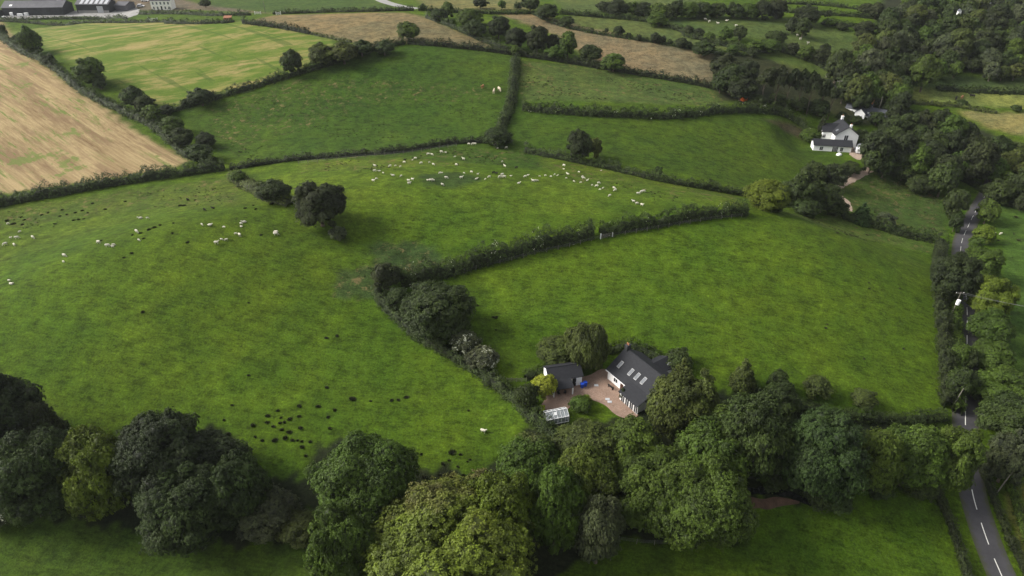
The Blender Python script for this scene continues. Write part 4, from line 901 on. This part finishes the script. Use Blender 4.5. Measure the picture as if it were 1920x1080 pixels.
# cottage row
x,y,z=P(1604,212); R0=tag(empty('cottage_row',(x,y,z-2.6),math.radians(-38)),'row of low stone cottages with grey slate roofs and brick chimneys','house')
L,W,eh,rh=21,6.5,2.6,5.0
g=MB(); g.box(0,L,0,W,-4,eh); n=len(g.v); g.v+=[(0,.01,eh),(0,W-.01,eh),(0,W/2,rh-.03),(L,.01,eh),(L,W-.01,eh),(L,W/2,rh-.03)]; g.f+=[(n,n+1,n+2),(n+3,n+4,n+5)]; g.build('wall',M['white'],R0)
gable_roof(L,W,eh,rh,.3).build('roof',M['slate_grey'],R0); chimney(R0,.5,W/2,rh-.6,rh+1.5,'brick',1.2,.9,2); chimney(R0,12,W/2,rh-.6,rh+1.0,'brick',.9,.8,1)
for i in range(5): window(R0,1.5+i*3.8,.8,1.0,1.1)
x,y,z=P(1586,203); R1=tag(empty('cottage',(x,y,z-2.3),math.radians(-38)),'small white cottage with two orange chimneys at the head of the cottage row','house')
L,W,eh,rh=9,6,2.8,5.2
g=MB(); g.box(0,L,0,W,-4,eh); n=len(g.v); g.v+=[(0,.01,eh),(0,W-.01,eh),(0,W/2,rh-.03),(L,.01,eh),(L,W-.01,eh),(L,W/2,rh-.03)]; g.f+=[(n,n+1,n+2),(n+3,n+4,n+5)]; g.build('wall',M['white'],R1)
gable_roof(L,W,eh,rh,.3).build('roof',M['slate_grey'],R1); chimney(R1,.5,W/2,rh-.6,rh+1.3,'pot',1.1,.9,2); chimney(R1,L-.5,W/2,rh-.6,rh+1.3,'pot',1.1,.9,2); window(R1,2,.8,1,1.1); window(R1,6,.8,1,1.1)
x,y,z=P(1652,230); R2=tag(empty('stone_shed',(x,y,z-.3),math.radians(-38)),'reddish stone shed at the lower end of the cottage row','shed')
MB().box(0,5,0,4,-3,2.4).build('wall',M['brick'],R2); m=MB(); m.poly([(-.2,-.3,2.4),(5.2,-.3,2.4),(5.2,4.3,3.3),(-.2,4.3,3.3)],.12); m.build('roof',M['slate_grey'],R2); door(R2,1.5,1,1.9)
m=MB(); m.box(.2,4.0,-2.2,-.003,-3,3.6); n=len(m.v); m.v+=[(.2,-2.2,3.6),(4.0,-2.2,3.6),(2.1,-2.2,5.2)]; m.f.append((n,n+1,n+2)); m.build('front_gable',M['white'],R0)
m=MB()
for sg in (-1,1):
    a=[(2.1+sg*2.2,-2.4,3.55),(2.1,-2.4,5.4),(2.1,2.6,5.4),(2.1+sg*2.2,2.6,3.55)]; m.poly(a if sg>0 else a[::-1],.12)
m.build('gable_roof',M['slate_grey'],R0)
# farm yard
def barn(px,rz,L,W,eh,rh,name,label,cat,wm='barnwall',rm='barnroof',panels=0):
    x,y,z=P(*px); e=tag(empty(name,(x,y,z-.3),rz),label,cat); g=MB(); g.box(0,L,0,W,-4,eh); n=len(g.v); g.v+=[(0,.01,eh),(0,W-.01,eh),(0,W/2,rh-.03),(L,.01,eh),(L,W-.01,eh),(L,W/2,rh-.03)]; g.f+=[(n,n+1,n+2),(n+3,n+4,n+5)]; g.build('wall',M[wm],e)
    gable_roof(L,W,eh,rh,.4).build('roof',M[rm],e); s=(rh-eh)/(W/2)
    for i in range(panels):
        a=L*(.12+.76*i/max(1,panels-1)); zz=lambda yy:eh+s*yy+.2
        m=MB(); m.poly([(a,.2,zz(.2)),(a+L*.09,.2,zz(.2)),(a+L*.09,W/2-.3,zz(W/2-.3)),(a,W/2-.3,zz(W/2-.3))],.05); m.build('roof_light',M['metal'],e)
    return e
b1=barn((8,30),math.radians(3),34,12,4.8,7.4,'long_barn','long dark cattle barn with a low grey roof beside the farm yard','barn')
m=MB(); m.poly([(4,1,5.45),(5.5,1,5.45),(5.5,2.4,6.05),(4,2.4,6.05)],.05); m.build('roof_light',M['trim'],b1)
b0=barn((-60,44),math.radians(20),16,12,3.6,5.6,'barn','grey roofed barn at the left edge of the farm','barn')
b2=barn((146,24),math.radians(0),19,9,5.0,6.8,'shed','open fronted shed with pale panels in its roof','shed','barnwall','barnroof',6)
m=MB(); m.box(12,15.5,-.08,-.003,0,4.0); m.build('sliding_door',M['metal'],b2); m=MB(); m.box(0.5,11.8,-.06,-.003,0,1.6); m.box(15.7,18.6,-.06,-.003,0,1.6); m.build('lower_wall',M['concrete'],b2)
b3=barn((218,21),math.radians(-4),6.5,10,3.6,4.8,'store','small grey store with a bent roof right of the panelled shed','shed','barnroof','barnroof')
b4=barn((60,2),math.radians(2),60,14,4.2,6.4,'long_barn','second long dark barn behind the first at the top edge','barn')
x,y,z=P(117,21); e=tag(empty('feed_silo',(x,y,z)),'round pale metal feed silo in front of the long dark barn','silo'); m=MB()
m.tube((0,0,1.6),(0,0,6),1.5,1.5,18); m.tube((0,0,.7),(0,0,1.598),.4,1.5,18); m.tube((0,0,6.002),(0,0,7),1.5,.3,18); m.build('tank',M['metal'],e,False)
for i in range(4): a=i*math.pi/2+.7; MB().tube((1.4*math.cos(a),1.4*math.sin(a),0),(1.4*math.cos(a),1.4*math.sin(a),2),.1,.1,6).build('leg',M['metal'],e)
x,y,z=P(285,19); F0=tag(empty('farmhouse',(x,y,z-.3),math.radians(3)),'tall cream farmhouse with two rows of windows beyond the farm yard','house')
L,W,eh,rh=11.4,6.5,5.4,8.2
g=MB(); g.box(0,L,0,W,-4,eh); n=len(g.v); g.v+=[(0,.01,eh),(0,W-.01,eh),(0,W/2,rh-.03),(L,.01,eh),(L,W-.01,eh),(L,W/2,rh-.03)]; g.f+=[(n,n+1,n+2),(n+3,n+4,n+5)]; g.build('wall',M['cream'],F0)
gable_roof(L,W,eh,rh,.2).build('roof',M['slate_grey'],F0); chimney(F0,.5,W/2,rh-.6,rh+1.2,'cream'); chimney(F0,L-.5,W/2,rh-.6,rh+1.2,'cream')
for i in range(5):
    window(F0,1.0+i*2.15,3.3,.85,1.35)
    if i==2: door(F0,1.0+i*2.15,.9,2.1,mat='dark',z=.3)
    else: window(F0,1.0+i*2.15,.8,.85,1.35)
for px,l in (((106,27),'white pickup parked in front of the long barn'),((272,3),'pale car parked left of the cream farmhouse, farther one'),((264,13),'white car parked left of the cream farmhouse, nearer one')): car(px,math.radians(5),l,'carwhite',False,4.3,1.6)
for i,(px,w_,h_) in enumerate((((20,32),1.2,2.2),((33,31),2.6,1.3),((46,30),2.0,1.5),((4,35),1.6,1.0))):
    x,y,z=P(*px); m=MB(); m.box(0,w_,0,1.2,0,h_); m.box(-.05,w_+.05,-.05,1.25,h_+.002,h_+.1); o=m.build('farm_tank',M['trim'],None); o.location=(x,y,z+.08); tag(o,['tall narrow white tank at the barn end','wide white tank beside the tall narrow one','square white tank right of the wide one','low white box at the left edge of the yard'][i],'tank')
def gate(px,w_,rz,lab,mat='trim'):
    x,y,z=P(*px); e=tag(empty('field_gate',(x,y,z),rz),lab,'gate')
    m=MB()
    for k in range(5): m.box(.1,w_-.1,-.03,.03,.2+k*.24,.27+k*.24)
    m.build('bars',M[mat],e)
    for a in (0,w_): MB().box(a-.1,a+.1,-.1,.1,-.3,1.5).build('post',M['trim'],e)
gate((279,39),4.6,0,'white barred gate in the hedge below the farmhouse'); gate((478,27),3,0,'white field gate with posts at the corner of the tan field'); gate((518,28),2.2,.2,'small white gate right of the corner field gate')
x,y,z=P(428,39); m=MB(); m.box(-1.6,1.6,-1,1,0,1.6); m.poly([(-1.8,-1.2,1.6),(1.8,-1.2,1.6),(1.8,1.2,2.1),(-1.8,1.2,2.1)],.1); o=m.build('field_shelter',M['brick'],None); o.location=(x,y,z); tag(o,'small rusty red field shelter by the low hedge','shelter')
x,y,z=P(1395,192); e=tag(empty('digger',(x,y,z),.4),'small orange digger parked under the pine grove','digger'); MB().box(-1.2,1.2,-.8,.8,.7,1.5).box(-.9,.1,-.7,.7,1.502,2.4).build('cab',M['orange'],e)
for s in (-1,1): MB().box(-1.4,1.4,s*.9-.2,s*.9+.2,0,.65).build('track',M['black'],e)
MB().tube((1.2,0,1.3),(2.4,0,2.6),.15,.12,6).tube((2.4,0,2.6),(3.0,0,.8),.12,.1,6).build('arm',M['orange'],e)
# far village
for i,(a,b,l) in enumerate(((1826,3,'white house leftmost at the far top right'),(1843,7,'white house second from left at the far top right'),(1858,5,'white house third from left at the far top right'),(1880,8,'white house fourth from left at the far top right'),(1905,4,'white house at the far top right corner'),(1793,52,'lone white gable standing in the great wood'))):
    x,y,z=P(a,b); big=0 if i==5 else 1; e=tag(empty('house',(x,y,z),.3*i),l,'house'); LL,WW=(11,6) if big else (1.3,1.5); g=gable_body(LL,WW,5+3*(1-big),7.5+1.2*(1-big)); g.build('wall',M['white'],e); gable_roof(LL,WW,5+3*(1-big),7.5+1.2*(1-big),.2).build('roof',M['slate_grey'],e)
    if big:
        for k in range(3): window(e,1+k*3.4,1.5,1.2,1.3)
# ------------------------------------------------------------------ poles and wires
def pole(px,h,lab,arm=True,box_=False,lean=0,rz=0):
    x,y,z=P(*px); e=tag(empty('utility_pole',(x,y,z),rz),lab,'pole'); e.rotation_euler[1]=lean
    MB().tube((0,0,-.5),(0,0,h),.13,.09,8).build('post',M['wood'],e)
    if arm:
        MB().box(-1,1,.13,.25,h-.5,h-.36).build('crossarm',M['wood'],e)
        for a in (-.85,.85): MB().tube((a,.19,h-.358),(a,.19,h-.15),.06,.05,6).build('insulator',M['trim'],e)
    if box_: MB().tube((0,-.42,h-3.2),(0,-.42,h-2.0),.42,.42,12).build('transformer',M['trim'],e)
    return (x,y,z+h-.2)
p1=pole((1781,597),7.5,'roadside pole carrying a white transformer beside the right field',box_=True)
p2=pole((1866,928),8,'leaning roadside pole without crossarm at the bottom right',arm=False,lean=.12)
p3=pole((1784,766),5.5,'slim pole leaning over the roadside tree at the lower right of the field',arm=False,lean=.1)
p4=pole((1566,187),8,'pale pole with white box left of the cottages',box_=True); p5=pole((1589,186),8,'bare pole behind the cottage chimneys',arm=False); p6=pole((1643,222),9,'tall pole at the lower end of the cottage row',arm=False)
p7=pole((1749,302),8,'pole with a crossarm rising out of the trees above the road'); p8=pole((498,25),7,'slim dark pole at the corner of the tan field',arm=False)
def wire(a,b,lab,sag=1.2,r=.022):
    m=MB(); k=14; pts=[]
    for i in range(k+1):
        t=i/k; pts.append((a[0]+(b[0]-a[0])*t,a[1]+(b[1]-a[1])*t,a[2]+(b[2]-a[2])*t-sag*4*t*(1-t)))
    for i in range(k): m.tube(pts[i],pts[i+1],r,r,4)
    tag(m.build('power_line',M['wire'],None),lab,'wire')
wire((p1[0]-.8,p1[1],p1[2]),(p1[0]+38,p1[1]-9,p1[2]-1),'upper power line from the transformer pole across the road'); wire((p1[0]+.8,p1[1],p1[2]),(p1[0]+38,p1[1]-11,p1[2]-1),'lower power line from the transformer pole across the road')
# ------------------------------------------------------------------ post and wire fences
postm=MB().tube((0,0,-.3),(0,0,1.25),.07,.06,6).mesh('post',M['wood'])
def wfence(px,lab,step=3.0,side=None,off=0):
    c=resample([XY(*p) for p in px],step); e=tag(empty('wire_fence',(c[0,0],c[0,1],float(T(*c[0])))),lab,'fence'); base=np.array(e.location)
    tops=[]
    for i,p in enumerate(c[:98]):
        o=link('post',postm,e); q=np.array([p[0],p[1],float(T(*p))]); o.location=q-base; o.rotation_euler=(random.uniform(-.08,.08),random.uniform(-.08,.08),0); tops.append(q-base)
    for h in (.45,.75,1.05):
        m=MB()
        for a,b in zip(tops[:-1],tops[1:]): m.tube((a[0],a[1],a[2]+h),(b[0],b[1],b[2]+h),.012,.012,3)
        m.build('wire',M['wire'],e)
wfence([(870,512),(905,502),(960,489),(1000,478),(1060,465),(1113,451),(1124,448),(1180,439),(1250,427),(1320,415),(1400,407)],'post and wire fence along the mid hedge on the right field side')
wfence([(-20,968),(20,970),(60,970),(130,968)],'post and wire fence at the edge of the bottom left field')
wfence([(1160,1014),(1200,1020),(1260,1022),(1320,1020)],'post and wire fence under the trees above the bottom field')
wfence([(560,308),(640,300),(740,291),(800,283),(860,274)],'wire fence in front of the low hedge above the ridge')
gate((1126,448),3.2,.3,'grey gate in the gap of the mid hedge','wood')

# ------------------------------------------------------------------ sheep, lambs and cattle
def animal_body(pose,kind='sheep'):
    m=MB()
    if kind=='sheep':
        if pose=='lie': m.ball((0,0,.30),(.52,.30,.30)); m.ball((.35,0,.36),(.26,.24,.24))
        else:
            m.ball((0,0,.62),(.50,.27,.27)); m.ball((-.28,0,.63),(.27,.25,.27)); m.ball((.3,0,.62),(.26,.23,.26))
            for sx in (-.34,.34):
                for sy in (-.14,.14): m.tube((sx,sy,.5),(sx+(.03 if sx<0 else 0),sy,.25),.075,.045,7); m.tube((sx+(.03 if sx<0 else 0),sy,.25),(sx,sy,0),.045,.04,7)
        if pose=='graze': m.tube((.42,0,.66),(.66,0,.36),.15,.09,8); m.ball((.72,0,.22),(.10,.085,.17)); ear=(.68,.33)
        elif pose=='lie': m.tube((.45,0,.45),(.62,0,.62),.15,.1,8); m.ball((.73,0,.64),(.17,.09,.10)); ear=(.62,.72)
        else: m.tube((.42,0,.72),(.60,0,.95),.16,.1,8); m.ball((.71,0,.99),(.17,.09,.10)); ear=(.61,1.07)
        for sy in (-1,1): m.ball((ear[0],sy*.13,ear[1]),(.04,.08,.03),6,4)
        m.ball((-.56,0,.6 if pose!='lie' else .3),(.06,.05,.13),6,4)
    else:
        m.ball((0,0,1.0),(1.0,.38,.42)); m.ball((-.65,0,1.05),(.38,.34,.38)); m.ball((.6,0,1.0),(.42,.33,.42))
        for sx in (-.8,.7):
            for sy in (-.22,.22): m.tube((sx,sy,.85),(sx+(.06 if sx<0 else 0),sy,.45),.14,.08,8); m.tube((sx+(.06 if sx<0 else 0),sy,.45),(sx,sy,0),.08,.07,8)
        if pose=='graze': m.tube((.85,0,1.05),(1.35,0,.55),.24,.14,8); m.ball((1.5,0,.32),(.17,.13,.3)); ez=(1.4,.55)
        else: m.tube((.85,0,1.15),(1.3,0,1.4),.25,.16,8); m.ball((1.55,0,1.38),(.32,.14,.17)); ez=(1.36,1.5)
        for sy in (-1,1): m.ball((ez[0],sy*.22,ez[1]),(.05,.12,.06),6,4)
        m.tube((-1.0,0,1.2),(-1.08,0,.5),.05,.03,5)
    me=bpy.data.meshes.new('animal'); me.from_pydata(m.v,[],m.f); o=bpy.data.objects.new('tmp',me); COL.objects.link(o)
    r=o.modifiers.new('r','REMESH'); r.mode='VOXEL'; r.voxel_size=.035 if kind=='sheep' else .06; r.use_smooth_shade=True
    dg=bpy.context.evaluated_depsgraph_get(); me2=bpy.data.meshes.new_from_object(o.evaluated_get(dg)); bpy.data.objects.remove(o); me2.name=kind; return me2
BODY={k:animal_body(k) for k in ('graze','stand','lie')}
def matted(me,mat): c=me.copy(); c.materials.clear(); c.materials.append(M[mat]); return c
SH={(k,c):matted(BODY[k],c) for k in BODY for c in ('wool','woolblack')}
COWB={k:animal_body(k,'cow') for k in ('graze','stand')}; CW={(k,c):matted(COWB[k],c) for k in COWB for c in ('hidebrown','hidewhite','hideblack')}
def sheep(px,py,label,group,black=False,lamb=False,pose=None,sc=None):
    x,y,z=P(px,py); k=pose or random.choice(['graze','graze','graze','stand','lie']); o=link('lamb' if lamb else 'sheep',SH[(k,'woolblack' if black else 'wool')])
    s=sc or (random.uniform(.5,.62) if lamb else random.uniform(.74,.88)); o.location=(x,y,z+.02); o.rotation_euler=(0,0,random.choice([0,math.pi])+random.uniform(-.8,.8)); o.scale=(s,s,s); tag(o,label,'lamb' if lamb else 'sheep',group); return o
Z2=[(718,815),(738,815),(752,815),(866,815),(880,838),(928,835),(563,860),(587,862),(490,872),(510,875),(640,885),(400,902),(418,895),(355,918),(450,922),(495,918),(518,930),(648,932),(688,900),(905,912),(920,940),(190,935),(275,940),(305,936),(333,940),(188,967),(215,965),(236,977),(292,990),(337,994),(180,1023),(198,1010),(378,1022),(400,1015),(382,1037),(485,1018),(502,1020),(518,1020),(555,977),(566,977),(590,1005),(568,1043),(675,1005),(690,977),(733,973),(768,984),(760,1010),(810,1012),(832,1000),(890,1000),(905,988),(903,998),(918,1000),(953,992),(1035,998),(1050,990),(998,1034),(1078,1022),(1090,1022),(1102,1020),(1115,995),(1147,992),(1180,997),(1200,985),(1215,990),(1253,936),(1250,953),(1265,1006),(1275,982),(1308,1024),(1337,972),(1347,1030),(1355,1000),(1362,1008),(1383,1018),(1410,1046),(1437,1052),(1447,1035),(1462,962),(1472,1062),(1455,1070),(1533,1063),(1540,1075)]
SMALL={4,10,19,24,29,38,39,45,53,55,60,61,62,63,64,66,69,70,71,78,80}
for i,(a,b) in enumerate(Z2):
    lm=i in SMALL or i%4==3; wh=where(a,b,180,1540,815,1075); sheep(640+a/3,b/3,f'small white lamb in the {wh} part of the big middle flock' if lm else f'white ewe in the {wh} part of the big middle flock','lambs of the ridge flock' if lm else 'ewes of the ridge flock',lamb=lm)
ordinals([sheep(640+a/3,360+b/3,'white ewe','ewes near the crest hedge') for a,b in ((1510,25),(1668,13),(1685,5),(1700,2),(1643,58),(1662,70),(1690,78))],'{} of the seven ewes below the big flock near the crest hedge')
for (a,b),l in zip(((358,905),(856,977),(872,980),(985,948)),('black sheep high on the left of the ridge flock','black sheep in the centre of the ridge flock, left of a pair','black sheep in the centre of the ridge flock, right of a pair','black sheep above the right part of the ridge flock')): sheep(640+a/3,b/3,l,None,black=True)
LF=[(792,151,0,'ewe alone with one lamb near the crest of the left pasture'),(831,152,1,'lamb right of the ewe near the crest of the left pasture'),(1137,188,1,'lamb left of the ewe below the lone dark tree side of the crest'),(1181,190,0,'large ewe standing broadside in the upper left pasture'),(1262,203,1,'white lamb right of the large broadside ewe'),
 (1375,173,0,'ewe highest of the three near the hill top'),(1357,183,1,'lamb just below the highest ewe near the hill top'),(1357,197,1,'lowest lamb of the three near the hill top'),(1327,240,1,'lamb left of a resting ewe in the left pasture'),(1350,249,0,'resting ewe beside a lamb in the left pasture'),
 (1247,272,1,'left lamb of a close pair in the left pasture'),(1275,273,1,'right lamb of a close pair in the left pasture'),(1219,293,0,'ewe just below the close pair of lambs'),(1555,234,0,'upper of two sheep side by side near the lone dark tree'),(1553,244,0,'lower of two sheep side by side near the lone dark tree'),
 (771,229,0,'ewe beside dark rush clumps on the crest'),(783,276,1,'tiny lamb alone below the crest'),(558,290,0,'ewe lying left of the trio on the left crest'),(607,309,0,'round white ewe of the trio on the left crest'),(640,302,1,'upper lamb of the trio on the left crest'),(636,313,1,'lower lamb of the trio on the left crest'),
 (365,365,0,'cream ewe above a lamb on the left slope'),(360,398,1,'lamb below the cream ewe on the left slope'),(54,504,1,'lamb near the left edge on the slope'),(65,521,0,'ewe near the left edge on the slope'),(48,183,1,'lamb among rushes at the far left'),(114,228,1,'lamb at the top of the far left group'),
 (62,263,1,'small lamb of the far left group'),(97,264,0,'middle ewe of the far left group'),(188,262,0,'largest ewe right of the far left group'),(33,300,0,'lowest left ewe of the far left group'),(84,305,0,'lowest right ewe of the far left group')]
for a,b,lm,l in LF: sheep(a/3,360+b/3,l,None,lamb=bool(lm),sc=(.65 if lm else .98))
for (a,b),l in zip(((1152,106),(1200,94),(1057,48)),('black lamb left of the pair on the hill top','black lamb right of the pair on the hill top','black sheep beyond the hill top')): sheep(a/3,360+b/3,l,None,black=True)
sheep(906,811,'single white sheep in the small pasture above the centre wood',None,sc=1.0)
sheep(1865,438,'left white sheep right of the road',None); sheep(1876,440,'right white sheep right of the road',None)
for px,c,l in (((905,166),'hidebrown','tan cow grazing high in the top pasture'),((926,175),'hidewhite','pale cow left of the two by the upright hedge'),((936,170),'hidewhite','pale cow nearest the upright hedge'),((1792,187),'hideblack','dark cow on the left of the pale far right field'),((1803,185),'hidebrown','brown cow between the dark ones on the pale far right field'),((1822,183),'hideblack','dark cow on the right of the pale far right field')):
    x,y,z=P(*px); o=link('cow',CW[(random.choice(['graze','stand']),c)]); o.location=(x,y,z+.02); o.rotation_euler=(0,0,random.random()*6); tag(o,l,'cow')
ordinals([sheep(a,b,'white sheep','sheep of the far pastures',sc=1.2) for a,b in ((1322,38),(1330,42),(1346,46),(1362,40),(1500,75),(1495,68),(1515,83),(1555,135),(1562,128),(1550,145),(1380,50))],'{} of the white sheep dotted over the small far pastures')

# ------------------------------------------------------------------ rush clumps
def rushmesh(seed,n=230):
    r=np.random.default_rng(seed); a=r.random(n)*6.28; R=r.random(n)**.6*.42; bx_,by_=R*np.cos(a),R*np.sin(a); h=.35+.35*r.random(n)
    h=h*(1.15-R*1.4); ox,oy=bx_*.35+r.normal(size=n)*.06,by_*.35+r.normal(size=n)*.06; t=r.random(n)*3.14; wv=.05
    dx,dy=np.cos(t)*wv,np.sin(t)*wv; z=np.zeros(n)-.05
    v=np.stack([np.stack([bx_-dx,by_-dy,z],-1),np.stack([bx_+dx,by_+dy,z],-1),np.stack([bx_+ox+dx*.6,by_+oy+dy*.6,h],-1),np.stack([bx_+ox-dx*.6,by_+oy-dy*.6,h],-1)],1).reshape(-1,3)
    return mesh_np('rush_clump',v,np.arange(n*4).reshape(-1,4),M['rush'])
RM=[rushmesh(i) for i in range(3)]
def rush(px,py,s,lab,group):
    x,y,z=P(px,py); o=link('rush_clump',random.choice(RM)); o.location=(x,y,z); o.rotation_euler=(0,0,random.random()*6); s*=.45; o.scale=(s*1.4,s*1.1,s*.6); tag(o,lab,'rushes',group)
RZ=[(1305,120),(1563,150),(1506,180),(1580,190),(1503,217),(1423,232),(1537,240),(1283,282),(1260,203),(1435,298),(1475,318),(1547,317),(1604,305),(1645,317),(1673,317),(1697,323),(1745,325),(1700,355),(1683,183),(1683,125),(1790,127),(1883,147),(1838,20),(1628,272),(1585,257),(1600,215),(1575,220),(1855,250),(1845,187),(1690,248),(1720,405),(512,268),(1630,198)]
for a,b in RZ: rush(a/3,720+b/3,random.uniform(1.0,1.9),'dark rush clump in the '+where(a,b,260,1890,0,405)+' of the left pasture corner','rushes in the lower corner')
for a,b,s in ((68,85,2.0),(165,97,1.0),(283,92,1.4),(320,90,1.3),(365,75,1.6),(715,150,1.0),(622,385,2.4),(670,397,1.2),(449,395,1.1),(572,448,1.4),(606,430,.9),(655,465,1.0),(685,515,1.4),(465,525,1.8),(560,520,2.2),(590,515,2.4),(620,505,2.2),(600,535,2.2),(635,520,1.8),(710,437,.8),(725,425,.8),(575,540,2.0)):
    rush(640+a/3,720+b/3,s,'dark rush clump in the '+where(a,b,60,730,80,545)+' of the small lower pasture','rushes in the small lower pasture')
for a,b,s in ((268,585,1.6),(466,568,1.1),(612,634,1.5),(632,630,1.4),(553,690,.5),(466,704,1.2),(660,748,2),(925,595,1.2),(930,597,1.2),(895,573,1.3),(931,594,1.1),(930,619,.9),(1629,530,.9),(1630,541,1.1),(1687,541,1.0),(1551,608,.9),(1548,615,1.2),(1694,654,1.1),(1620,673,.9),(1570,437,1.5),(1587,440,1.2),(1595,442,1.2),(1625,441,1.5),(1905,407,2.2),(1872,451,1.5),(1910,451,2.0),(1901,439,1.2)):
    rush(a,b,s,'lone dark rush clump in the '+where(a,b,0,1920,380,760)+' of the open pastures below the flock','scattered rushes')
for a,b,s in ((40,163,2),(72,180,2),(82,178,1.5),(125,184,1.5),(120,142,1.3),(137,157,1.4),(235,130,1.4),(270,118,1.3),(337,136,1.3),(350,102,1.6),(376,127,1.2),(424,117,1.5),(415,160,1.6),(442,156,1.7),(471,152,1.2),(462,106,1.6),(493,118,1.3),(520,65,1.5),(592,98,1.7),(705,54,1.4),(1015,78,2),(1035,78,2),(1057,47,1.3),(1097,46,1.1),(312,181,1.3),(838,213,1.9),(868,201,1.9),(900,187,1.4),(745,243,1.2),(790,233,1.4),(975,176,1.1),(970,232,1.2),(1055,284,1.5),(740,345,1.5),(697,370,1.2),(808,262,1.2),(568,275,1.3),(1380,92,1.5),(1438,97,1.4),(1530,66,2.5),(1545,55,2.0),(1425,76,1.1),(1468,242,1.2)):
    rush(a/3,360+b/3,s,'dark rush clump in the '+where(a,b,0,1560,40,375)+' of the crest of the left pasture','rushes on the left crest')
# loose small tufts nobody could count, one object
def stuff_tufts(zones,seed=5):
    r=np.random.default_rng(seed); V=[];n0=0
    for poly,cnt,s0,s1 in zones:
        pw=[XY(*p) for p in poly]; xs=[p[0] for p in pw]; ys_=[p[1] for p in pw]; x=r.uniform(min(xs),max(xs),cnt*6); y=r.uniform(min(ys_),max(ys_),cnt*6)
        clump=np.sin(x*.31+1)*np.sin(y*.37)+np.sin(x*.11+y*.17)*.8+r.normal(size=len(x))*.35
        ok=inpoly(x,y,pw)&(clump>.55); x,y=x[ok][:cnt],y[ok][:cnt]; z=T(x,y)
        for i in range(len(x)):
            k=12; a=r.random(k)*6.28; R=r.random(k)*.30; s=r.uniform(s0,s1)*.6; bx_=x[i]+R*np.cos(a)*s*1.6; by_=y[i]+R*np.sin(a)*s; h=(.2+.25*r.random(k))*s; dx=np.cos(a)*.09*s; dy=np.sin(a)*.09*s; zz=np.full(k,z[i]-.05)
            V.append(np.stack([np.stack([bx_-dx,by_-dy,zz],-1),np.stack([bx_+dx,by_+dy,zz],-1),np.stack([bx_+dx*1.5,by_+dy*1.5,zz+h],-1),np.stack([bx_-dx*.5,by_-dy*.5,zz+h],-1)],1).reshape(-1,3))
    v=np.vstack(V); tag(link('rough_grass',mesh_np('rough_grass',v,np.arange(len(v)).reshape(-1,4),M['rush'])),kind='stuff')
stuff_tufts([([(640,290),(780,280),(960,282),(1060,305),(1200,335),(1380,370),(1250,380),(1100,350),(980,305),(860,318),(700,325),(600,320)],420,.7,1.3),
 ([(-40,405),(0,398),(250,362),(430,342),(440,380),(300,395),(100,425),(-40,450)],140,.6,1.1),([(400,215),(560,155),(940,160),(930,240),(700,270),(450,300)],420,.6,1.2),([(975,120),(1360,175),(1350,200),(980,190)],330,.7,1.4),
 ([(700,455),(800,460),(800,500),(640,560),(630,520)],90,.4,.8),([(1480,402),(1600,420),(1760,455),(1740,470),(1550,430)],120,.7,1.2),([(1590,345),(1650,325),(1760,360),(1770,420),(1650,410)],160,.8,1.5),([(1880,400),(1920,400),(1920,700),(1900,700)],60,.7,1.2)])

# ------------------------------------------------------------------ haze
hb=MB().box(-1500,1500,-300,1500,-45,HC+14); hm=bpy.data.materials.new('haze'); hm.use_nodes=True; ht=hm.node_tree; ht.nodes.remove(ht.nodes['Principled BSDF'])
pv=ht.nodes.new('ShaderNodeVolumePrincipled'); pv.inputs['Color'].default_value=(.86,.90,.96,1); pv.inputs['Density'].default_value=.00006; pv.inputs['Anisotropy'].default_value=.2
ht.links.new(pv.outputs[0],ht.nodes['Material Output'].inputs['Volume']); tag(hb.build('haze',hm,None),kind='stuff')
